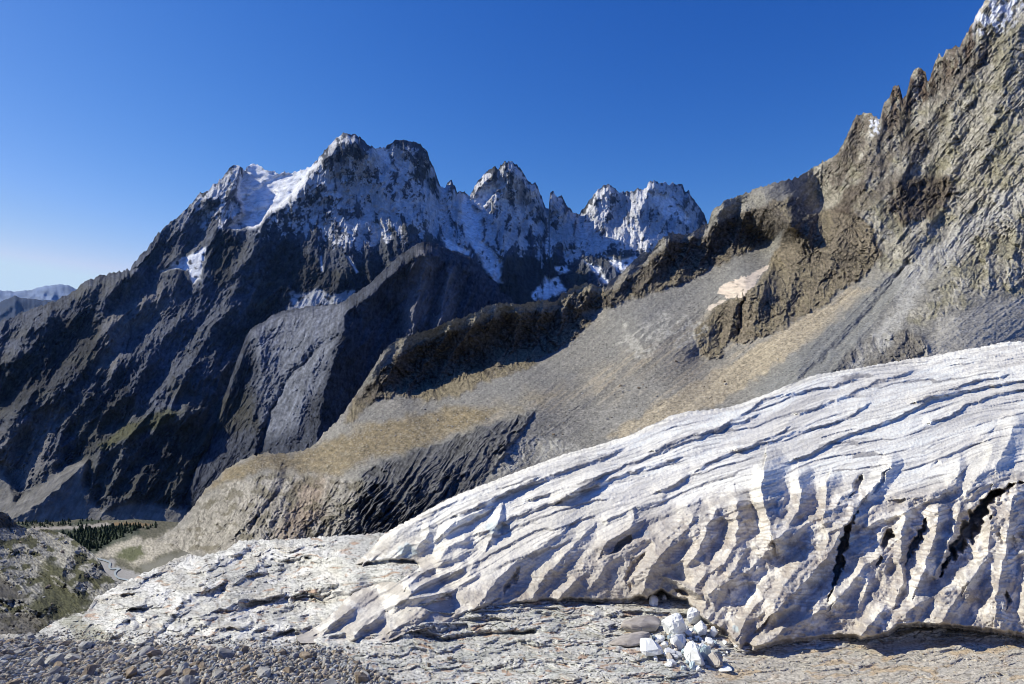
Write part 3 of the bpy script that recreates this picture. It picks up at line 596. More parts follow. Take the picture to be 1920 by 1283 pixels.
# ------------------------------------------------------------------ valley floor, far left
m_ground = terrain_mat('rock and turf', .5, .35, contrast=.3)
SIL_V = [(-300, 975), (0, 976), (60, 980), (110, 978), (150, 974), (200, 976), (250, 974), (320, 978), (420, 985), (700, 995)]
px, py, t = sheet_coords(SIL_V, -300, 700, 1130, 1.1, .6, 33)
D_V = TPS([(-300, 965, 1950), (0, 968, 1880), (150, 970, 1850), (320, 968, 1780), (420, 975, 1500), (700, 985, 1100), (-300, 1000, 1400), (60, 1000, 1300), (160, 1000, 1250), (250, 995, 1150), (300, 1010, 900), (200, 1030, 950), (200, 1055, 720), (260, 1080, 560), (320, 1040, 600), (-300, 1130, 500), (0, 1130, 480), (300, 1130, 420), (700, 1130, 300), (420, 1020, 640)])
D = D_V(px, py)
K = 1+np.abs(np.gradient(np.log(D), axis=0)/np.gradient(py, axis=0))*F*.7
flat = region(px, py, [(183, 1050), (215, 1048), (216, 1062), (228, 1064), (266, 1078), (250, 1092), (215, 1092), (195, 1072)], 3, 3, 401, 9)
kn = region(px, py, [(140, 1042), (170, 1030), (205, 1022), (215, 1003), (235, 997), (262, 1002), (270, 1015), (300, 1005), (340, 985), (360, 1000), (345, 1025), (300, 1040), (290, 1052), (255, 1062), (215, 1045), (180, 1052)], 5, 6, 402, 14)
h = kn*((ridged(px/24, py/16, 6, 403, .6)-.4)*9+4)+(1-kn)*(1-flat)*fbm(px/20, py/8, 4, 404)*.8
D = D*(1-h*np.minimum(K, 6)*.6/F); P = place(px, py, D)
fine = fbm(px/4, py/3, 4, 405)
C = np.ones(P.shape)*np.array([.115, .11, .08])*(1+.5*fine)[..., None]
C = mixc(C, np.array([.38, .35, .29])*(1+.5*fine)[..., None], kn*.9)
C = mixc(C, (.075, .085, .035), kn*region(px, py, [(215, 1045), (230, 1030), (265, 1022), (272, 1040), (250, 1052), (225, 1060)], 5, 6, 406, 10)*.9)
C = mixc(C, (.17, .165, .14), region(px, py, [(262, 1060), (300, 1050), (420, 1000), (500, 960), (560, 980), (420, 1040), (290, 1090)], 8, 8, 407))
C = mixc(C, (.03, .045, .03), region(px, py, [(90, 1000), (150, 975), (190, 968), (190, 985), (255, 985), (270, 1000), (205, 1025), (180, 1040), (110, 1020), (20, 985), (50, 978)], 5, 5, 408, 12)*.85)
C = mixc(C, (.36, .33, .30), region(px, py, [(60, 988), (110, 988), (180, 982), (212, 980), (212, 985), (150, 992), (60, 994)], 2, 3, 409, 8)*.9)
C = mixc(C, (.20, .135, .07), region(px, py, [(214, 980), (262, 980), (285, 984), (270, 988), (214, 986)], 2, 2, 410, 8)*.8)
C = mixc(C, (.30, .29, .28), flat)
V_P, V_px, V_py = P, px, py
tag(grid_mesh('valley', P, m_ground, C), 'valley floor with pale rock knolls and a flat gravel bed', 'valley', kind='structure')
def surf(Pg, gx, gy, qx, qy):
    qx = np.asarray(qx, float); qy = np.asarray(qy, float)
    j = np.clip(np.searchsorted(gx[0], qx), 0, gx.shape[1]-1)
    i = np.clip(np.round((qy-gy[0, j])/(gy[-1, j]-gy[0, j])*(gy.shape[0]-1)).astype(int), 0, gy.shape[0]-1)
    return Pg[i, j]
# meltwater stream on the gravel flat
m_water = bpy.data.materials.new('milky meltwater'); m_water.use_nodes = True
b_ = m_water.node_tree.nodes['Principled BSDF']; b_.inputs['Base Color'].default_value = (.52, .58, .60, 1); b_.inputs['Roughness'].default_value = .25
tn = m_water.node_tree.nodes.new('ShaderNodeTexNoise'); tn.inputs['Scale'].default_value = .8; tb = m_water.node_tree.nodes.new('ShaderNodeBump'); tb.inputs['Distance'].default_value = .3
m_water.node_tree.links.new(tn.outputs['Fac'], tb.inputs['Height']); m_water.node_tree.links.new(tb.outputs['Normal'], b_.inputs['Normal'])
def ribbon(name, pts, wpx, mat, lift):
    pts = np.array(pts, float); L = np.r_[0, np.cumsum(np.hypot(*np.diff(pts, axis=0).T))]
    s = np.linspace(0, L[-1], 60); x = np.interp(s, L, pts[:, 0]); y = np.interp(s, L, pts[:, 1])
    for _ in range(3): x[1:-1] = (x[:-2]+2*x[1:-1]+x[2:])/4; y[1:-1] = (y[:-2]+2*y[1:-1]+y[2:])/4
    dx = np.gradient(x); dy = np.gradient(y); n = np.hypot(dx, dy)
    rows = []
    for k in (-1, -.4, .4, 1):
        q = surf(V_P, V_px, V_py, x-dy/n*wpx*k, y+dx/n*wpx*k*.6); rows.append(q)
    G = np.array(rows); G = blur(G, 2); G[..., 2] += lift
    return grid_mesh(name, G, mat, np.ones(G.shape)*.5)
tag(ribbon('river', [(180, 1048), (196, 1052), (208, 1057), (203, 1064), (206, 1069), (226, 1067), (216, 1073), (214, 1079), (220, 1086), (240, 1090)], 2.3, m_water, 1.2), 'milky meltwater stream bending across the gravel flat', 'river', kind='structure')

# ------------------------------------------------------------------ near left knolls
SIL_K = [(-300, 925), (-60, 935), (0, 958), (14, 962), (22, 972), (34, 984), (50, 990), (70, 992), (95, 993), (110, 998), (125, 1004), (140, 1012), (152, 1022), (165, 1030), (178, 1040), (186, 1052), (192, 1062), (200, 1074), (212, 1086), (240, 1094), (300, 1110), (420, 1130)]
px, py, t = sheet_coords(SIL_K, -300, 420, 1250, 1.1, 2.0, 43)
D_K = TPS([(-300, 930, 430), (0, 960, 430), (40, 990, 440), (110, 1000, 450), (150, 1025, 400), (190, 1062, 340), (240, 1094, 300), (420, 1130, 260), (0, 1010, 370), (100, 1060, 330), (50, 1100, 270), (150, 1110, 255), (100, 1150, 215), (170, 1140, 220), (0, 1130, 225), (0, 1175, 190), (60, 1190, 185), (-300, 1100, 240), (-300, 1250, 160), (420, 1250, 170), (100, 1250, 165)])
D = D_K(px, py)
K = 1+np.abs(np.gradient(np.log(D), axis=0)/np.gradient(py, axis=0))*F*.5
FK = [([(0, 958), (20, 970), (36, 986)], 16, 16, 8),
      ([(150, 1024), (135, 1040), (120, 1062), (115, 1080)], 24, 30, 12),
      ([(186, 1052), (175, 1064), (150, 1080), (142, 1096)], 18, 22, 12),
      ([(0, 1070), (30, 1092), (60, 1120), (90, 1136)], 20, 26, 14),
      ([(0, 1120), (40, 1128), (80, 1150), (92, 1165)], 26, 26, 18),
      ([(20, 1030), (50, 1024), (80, 1040), (120, 1090), (150, 1110)], 18, 14, 7)]
h = ribs(px+4*fbm(px/16, py/16, 3, 421), py+4*fbm(px/16, py/16, 3, 422), FK)
ur, vr = rot(px, py, 32)
h = h*2.3+(ridged(ur/60, vr/24, 5, 423, .55)-.4)*13+broken(ur/1.5, vr*1.4, 13, 431)*9
D = D*(1-h*np.minimum(K, 5)*.55/F); P = place(px, py, D); N_ = normals(blur(P, 2))
fine = fbm(px/4, py/3.5, 4, 424)
C = np.ones(P.shape)*np.array([.27, .26, .23])*(1+.8*fine+.3*fbm(ur/20, vr/6, 4, 425))[..., None]
grass = np.maximum(sm(-.05, .2, fbm(px/34, py/18, 4, 426)-.06), region(px, py, [(50, 1140), (80, 1110), (70, 1075), (90, 1050), (115, 1060), (140, 1100), (178, 1130), (150, 1145), (110, 1160), (85, 1165)], 8, 6, 427))
C = mixc(C, np.array([.050, .052, .018])*(1+.5*fine)[..., None], grass*sm(.3, .6, N_[..., 2])*.9)
C = mixc(C, (.06, .055, .05), np.maximum(region(px, py, [(-50, 1070), (0, 1080), (40, 1105), (60, 1125), (20, 1125), (-50, 1120)], 6, 5, 428), region(px, py, [(-60, 935), (0, 958), (22, 972), (36, 988), (10, 990), (-60, 990)], 4, 4, 429))*.8)
C = mixc(C, (.07, .062, .055), region(px, py, [(-50, 1150), (0, 1150), (50, 1150), (90, 1162), (80, 1190), (-50, 1195)], 6, 5, 430)*.7)
K_P, K_px, K_py = P.copy(), px, py
P, C = with_back(P, C, 1.1, .12, 8)
tag(grid_mesh('knoll', P, m_ground, C), 'rocky grass patched knolls on the left below the camera', 'knoll', kind='structure')

# ------------------------------------------------------------------ polished bedrock and rubble in the foreground
m_bed = terrain_mat('pale glaciated bedrock', 1.6, .07, contrast=.28)
OUT = [(2640, 604), (2400, 602), (2150, 600), (2050, 615), (1985, 630), (1920, 639), (1880, 641), (1850, 648), (1780, 660), (1740, 668), (1700, 674), (1650, 682), (1600, 690), (1560, 698), (1520, 704), (1480, 720), (1440, 737), (1400, 752), (1370, 762), (1330, 768), (1290, 771), (1260, 778), (1240, 787), (1200, 806), (1180, 816), (1140, 828), (1100, 840), (1060, 850), (1000, 872), (940, 895), (880, 918), (855, 928), (830, 940), (780, 968), (740, 988), (715, 1006), (695, 1028), (672, 1050), (655, 1063),
       (690, 1062), (730, 1056), (765, 1056), (780, 1062), (760, 1076), (735, 1088), (705, 1095), (680, 1102), (660, 1113), (640, 1130), (610, 1155), (580, 1175), (553, 1196), (562, 1206), (600, 1207), (618, 1216), (650, 1210), (675, 1204), (705, 1208), (730, 1203), (770, 1184), (800, 1178), (840, 1171), (880, 1152), (915, 1143), (960, 1137), (1000, 1135), (1030, 1128), (1045, 1133), (1060, 1128), (1130, 1131), (1180, 1131), (1200, 1124), (1215, 1128), (1240, 1112), (1262, 1126), (1285, 1130), (1300, 1152), (1325, 1172), (1345, 1182), (1362, 1192), (1375, 1212), (1388, 1222), (1400, 1212), (1412, 1221), (1440, 1214), (1475, 1206), (1520, 1202), (1560, 1196), (1600, 1197), (1612, 1201), (1645, 1198), (1668, 1192), (1685, 1178), (1720, 1176), (1780, 1178), (1850, 1186), (1920, 1194), (2150, 1200), (2400, 1205), (2640, 1200)]
SIL_B = [(-400, 1215), (-60, 1198), (0, 1189), (40, 1190), (62, 1192), (80, 1180), (92, 1172), (110, 1162), (130, 1156), (148, 1148), (160, 1152), (170, 1136), (178, 1120), (200, 1110), (222, 1096), (240, 1088), (262, 1078), (280, 1070), (310, 1058), (330, 1046), (352, 1040), (380, 1042), (402, 1036), (430, 1028), (448, 1014), (480, 1012), (520, 1012), (560, 1010), (600, 1006), (650, 1004), (700, 1000), (760, 996), (800, 1010), (900, 1060), (1100, 1090), (1500, 1100), (2300, 1100), (2750, 1100)]
px, py, t = sheet_coords(SIL_B, -400, 2700, 1330, 1.3, 2.2, 53)
D_B = TPS([(-400, 1200, 115), (0, 1190, 112), (90, 1172, 125), (175, 1125, 150), (262, 1078, 178), (400, 1036, 205), (520, 1012, 215), (700, 1000, 200), (760, 1000, 190), (655, 1064, 121.5), (700, 1062, 118.5), (730, 1056, 117), (775, 1060, 115), (700, 1098, 112.5), (640, 1130, 109), (400, 1100, 137), (250, 1150, 118), (600, 1080, 135), (600, 1130, 114), (600, 1200, 92), (300, 1230, 86), (0, 1250, 76), (-400, 1300, 64), (0, 1330, 62), (700, 1200, 90), (850, 1160, 97), (1000, 1130, 103), (1200, 1130, 102), (1290, 1160, 94), (1400, 1215, 84), (1600, 1200, 87), (1900, 1190, 89), (2250, 1200, 87), (2250, 1330, 66), (1600, 1330, 66), (900, 1330, 66), (900, 1060, 122), (1500, 1100, 108), (2250, 1100, 108), (2700, 1100, 106), (2700, 1200, 87), (2700, 1330, 66)])
D = D_B(px, py); P = place(px, py, D)
wx, wy = P[..., 0].astype(np.float32), P[..., 1].astype(np.float32)
left = sm(760, 560, px)*sm(1240, 1180, py)            # the big hummocky slab slope
rub = region(px, py, [(-420, 1190), (0, 1192), (60, 1194), (120, 1205), (200, 1213), (300, 1218), (420, 1222), (560, 1216), (640, 1222), (700, 1250), (740, 1290), (760, 1345), (-420, 1345)], 10, 16, 431, 50)
asp = 1.9                                              # the ground is seen at a low angle: stretch the pattern away from the viewer
X_ = px; Y_ = py*asp
wrx = X_+14*fbm(X_/60, Y_/60, 4, 436); wry = Y_+14*fbm(X_/60, Y_/60, 4, 437)
ul, vl = rot(wrx, wry, 138)
us, vs = rot(wrx, wry, -6)
zl = (ridged(ul/190, vl/110, 2, 441, .4)-.5)*46+(ridged(ul/90, vl/44, 2, 442, .4)-.5)*11
f1, f2, idv = worley(ul/46+.5*fbm(ul/40, vl/40, 3, 445), vl/24+.5*fbm(ul/40, vl/40, 3, 446), 3)
f3, f4, idy = worley(ul/17+.6*fbm(ul/20, vl/20, 3, 455), vl/9+.6*fbm(ul/20, vl/20, 3, 456), 8)
zs = (ridged(us/210, vs/70, 3, 443, .5)-.5)*13+(ridged(us/70, vs/24, 3, 444, .45)-.5)*5
g1_, g2_, idw = worley(us/62+.6*fbm(us/50, vs/40, 3, 447), vs/20+.6*fbm(us/50, vs/40, 3, 448), 5)
g3_, g4_, idz = worley(us/20+.6*fbm(us/20, vs/16, 3, 457), vs/8+.6*fbm(us/20, vs/16, 3, 458), 11)
crack = left*np.maximum(sm(.10, 0, f2-f1), .5*sm(.12, 0, f4-f3))+(1-left)*np.maximum(sm(.11, 0, g2_-g1_), .5*sm(.13, 0, g4_-g3_))
zl = zl+(ridged(ul/130+3, vl/50, 3, 483, .5)-.5)*14+(idv-.5)*7*sm(0, .22, f2-f1)+(idy-.5)*1.1*sm(0, .3, f4-f3)
zs = zs+(idw-.5)*3.4*sm(0, .22, g2_-g1_)+(idz-.5)*1.0*sm(0, .3, g4_-g3_)
z = (left*zl+(1-left)*zs-crack*2.2+fbm(X_/16, Y_/13, 4, 449, .5)*1.0)*D/F
FB = [([(780, 1185), (830, 1202), (900, 1190), (1000, 1186)], 12, 9, -13), ([(1010, 1150), (1060, 1165), (1100, 1160)], 8, 6, -5),
      ([(1150, 1178), (1190, 1186), (1230, 1182)], 8, 9, -8), ([(1170, 1212), (1215, 1214), (1245, 1200)], 8, 8, -7), ([(1140, 1150), (1200, 1144), (1290, 1150)], 8, 8, 8),
      ([(205, 1128), (225, 1122), (248, 1118)], 10, 10, -10), ([(240, 1165), (255, 1160), (262, 1175)], 14, 14, -12), ([(205, 1198), (250, 1202)], 9, 9, -9),
      ([(330, 1160), (300, 1190), (270, 1215)], 9, 9, -8), ([(570, 1105), (590, 1120), (610, 1130)], 12, 10, -11), ([(530, 1160), (560, 1172), (575, 1160)], 14, 12, -10),
      ([(385, 1115), (410, 1122), (418, 1110)], 8, 8, -7), ([(510, 1052), (550, 1055), (575, 1046)], 8, 6, -6), ([(640, 1225), (560, 1215), (500, 1220)], 14, 14, -4),
      ([(1370, 1215), (1400, 1228), (1440, 1226)], 10, 8, -6), ([(1640, 1205), (1760, 1200), (1900, 1205)], 10, 8, -5)]
z = z+ribs(px+4*fbm(px/18, py/12, 4, 451), py+3*fbm(px/18, py/12, 4, 452), FB)*D/F*1.3
z = z*(1-.7*rub)+rub*(.5*fbm(wx/9, wy/9, 3, 453)+.20*fbm(wx/1.1, wy/1.1, 4, 454))
tan_right = region(px, py, [(1340, 1235), (1420, 1228), (1560, 1205), (1690, 1200), (2260, 1200), (2260, 1345), (1300, 1345), (1320, 1270)], 12, 14, 455, 60)
z = z*(1-.5*tan_right)
z = z*(.35+.65*sm(0, 16, py-py[0:1]))
notch = region(px, py, [(640, 1066), (700, 1064), (760, 1060), (778, 1066), (750, 1080), (700, 1098), (655, 1116), (630, 1110)], 6, 3, 481)
z = z*(1-.7*notch)+notch*.25
k_ = (px > 530) & (px < 1340) & (py > 1050)
ge = np.full(px.shape, 99., np.float32); ge[k_] = seg_field(px[k_], py[k_], [p for p in OUT[39:] if p[0] < 1360])[0]
z = z+.3*sm(16, 3, ge)
P = place(px, py, D*(1-z/np.maximum(-P[..., 2], 20)))
fine = fbm(X_/5, Y_/5, 4, 461, .65); tone = fbm(X_/140, Y_/110, 5, 462)
C = np.ones(P.shape)*np.array([.60, .585, .53])*(1+.18*tone+.26*fine+.12*(left*(idy-.5)+(1-left)*(idz-.5)))[..., None]
C = mixc(C, np.array([.42, .425, .37])*(1+.4*fine)[..., None], sm(0, .35, fbm(us/90, vs/30, 4, 463))*.6*(1-left))
C = mixc(C, np.array([.52, .47, .38])*(1+.4*fine)[..., None], sm(.1, .45, fbm(us/70+9, vs/40, 4, 464))*.5)
C = mixc(C, (.42, .22, .11), sm(.40, .60, fbm(us/36+3, vs/12, 4, 465)+.1*sm(900, 1100, px))*.6)
C = mixc(C, (.82, .80, .74), sm(.05, .4, fbm(ul/70, vl/40, 4, 466))*.7*left)
C = mixc(C, np.array([.54, .48, .38])*(1+.38*fine+.2*fbm(us/90, vs/12, 4, 467))[..., None], tan_right*.7)
C = mixc(C, (.56, .38, .18), tan_right*sm(.15, .45, fbm(us/90+4, vs/30, 4, 468))*.5)
C = mixc(C, np.array([.17, .165, .15])*(1+.9*fine+.5*fbm(X_/40, Y_/24, 4, 482))[..., None], rub*.9)
C = C*(1-.38*np.clip(crack, 0, 1)*(1-rub))[..., None]
C = C*(1-.55*sm(.36, .5, fbm(X_/8, Y_/5, 3, 469)+.15*fbm(X_/60, Y_/60, 3, 475))*(1-.3*tan_right))[..., None]
C = cavity_shade(C, (left*zl+(1-left)*zs), 2, .35, .12, 2.)
C = mixc(C, (.16, .115, .07), ribs(px+5*fbm(px/14, py/14, 3, 476), py, [([(385, 1050), (395, 1060), (405, 1130), (420, 1230)], 4, 4, 1), ([(420, 1070), (425, 1110), (432, 1150)], 3, 3, 1), ([(300, 1070), (318, 1110), (330, 1180)], 3, 3, .7)])*.55*sm(-.3, .2, fbm(px/10, py/10, 3, 470)))
C = mixc(C, (.13, .13, .05), left*region(px, py, [(110, 1165), (150, 1150), (160, 1165), (210, 1190), (190, 1215), (150, 1200)], 8, 8, 471)*.5)
B_P, B_px, B_py = P.copy(), px, py
# the ground runs on towards the viewer's own knoll, below the edge of the picture
last = P[-1]; ext = []; extc = []
for k in range(1, 19):
    f = 1-k/18; y = last[:, 1]*f-(1-f)*14
    zz = np.where(y > 0, -1.8+(last[:, 2]+1.8)*(np.maximum(y, 0)/last[:, 1])**.6, -1.8)
    zz = zz-.8*np.abs(fbm(last[:, 0]/6, y/6, 3, 480))*sm(0, 12, y)
    ext.append(np.stack([last[:, 0], y, zz], -1)); extc.append(C[-1]*.9)
P = np.concatenate([P, np.array(ext)]); C = np.concatenate([C, np.array(extc)])
P, C = with_back(P, C, 1.0, .2, 8)
tag(grid_mesh('bedrock', P, m_bed, C), 'pale ice polished bedrock with rubble across the foreground', 'bedrock', kind='structure')
# ------------------------------------------------------------------ the glacier
xs = columns(540, 2620, 1.25/Q); ys = np.arange(596, 1228, 1.25/Q)
px, py = np.meshgrid(xs, ys); px = px.astype(np.float32); py = py.astype(np.float32)
sd = poly_sd(px, py, OUT)
top_edge = seg_field(px, py, OUT[:39])[0]
bot_edge = seg_field(px, py, OUT[39:])[0]
sd = sd+1.6*fbm(px/9, py/9, 3, 501)*sm(40, 0, sd)
D_G = TPS([(2100, 610, 800), (1920, 640, 640), (1700, 674, 440), (1520, 704, 330), (1400, 752, 240), (1290, 771, 205), (1140, 828, 162), (1000, 872, 143), (880, 918, 131), (740, 988, 121), (655, 1060, 120.5), (690, 1061, 118), (730, 1055, 116.3), (720, 1092, 112), (553, 1196, 95),
           (1920, 700, 380), (1920, 760, 250), (1920, 830, 165), (1700, 740, 270), (1700, 820, 170), (1500, 800, 185), (1500, 860, 145), (1300, 830, 158), (1300, 920, 124), (1100, 900, 132), (1100, 1000, 113), (900, 1000, 117), (900, 1080, 106), (778, 1060, 114), (750, 1140, 100), (650, 1160, 97), (620, 1212, 91),
           (1920, 900, 122), (1800, 900, 125), (1600, 900, 126), (1430, 900, 124), (1250, 980, 113), (1100, 1070, 105), (840, 1170, 95), (1000, 1135, 101), (1180, 1130, 101), (1180, 1060, 104), (1340, 1100, 97), (1345, 1180, 89), (1450, 1000, 107), (1500, 1100, 94), (1400, 1215, 83), (1560, 1196, 85), (1600, 1100, 95), (1650, 1000, 105), (1650, 1150, 88), (1800, 1000, 106), (1800, 1100, 95), (1850, 1186, 85), (1950, 1000, 104), (1950, 1100, 94), (2100, 1200, 84), (2100, 900, 120), (2100, 750, 270), (2600, 530, 1100), (2600, 640, 420), (2600, 750, 230), (2600, 900, 120), (2600, 1100, 95), (2600, 1200, 84)])
D = np.minimum(D_G(px, py), D_B(px, py)*.996).astype(np.float32)
K = 1+np.abs(np.gradient(np.log(D), axis=0)/1.25*Q)*F*.75
K = np.minimum(blur(K, 6), 9)
# flow coordinates: v counts across the flow lines, u along them
SL = [[(1990, 632), (1700, 676), (1520, 706), (1400, 755), (1240, 790), (1150, 830), (1000, 874), (880, 920), (740, 990), (660, 1062)],
      [(1990, 660), (1700, 722), (1500, 772), (1300, 830), (1100, 898), (950, 960), (820, 1040), (700, 1110), (580, 1190)],
      [(1990, 700), (1800, 742), (1500, 832), (1300, 892), (1100, 970), (950, 1050), (800, 1130), (700, 1200)],
      [(1990, 755), (1700, 828), (1450, 900), (1250, 975), (1080, 1070), (1000, 1135)],
      [(1990, 800), (1750, 865), (1550, 915), (1380, 975), (1280, 1060), (1220, 1125)],
      [(1990, 840), (1800, 905), (1600, 985), (1450, 1065), (1340, 1180)],
      [(1990, 880), (1850, 925), (1700, 1000), (1560, 1090), (1440, 1205)],
      [(1990, 925), (1870, 985), (1750, 1070), (1650, 1190)],
      [(2050, 960), (1930, 1030), (1850, 1110), (1790, 1190)],
      [(2150, 1000), (2050, 1060), (1980, 1130), (1930, 1200)]]
vp = []; up_ = []
for k, s in enumerate(SL):
    a = np.array(s, float); L = np.r_[0, np.cumsum(np.hypot(*np.diff(a, axis=0).T))]
    for (x, y), l in zip(s, L):
        vp.append((x, y, math.exp(k/3))); up_.append((x, y, math.exp(l/600)))
v = np.log(TPS(vp, 1e-3)(px, py))*3*60; u = np.log(TPS(up_, 1e-3)(px, py))*600
jx = px+4*fbm(px/28, py/20, 4, 511); jy = py+3*fbm(px/28, py/20, 4, 512)
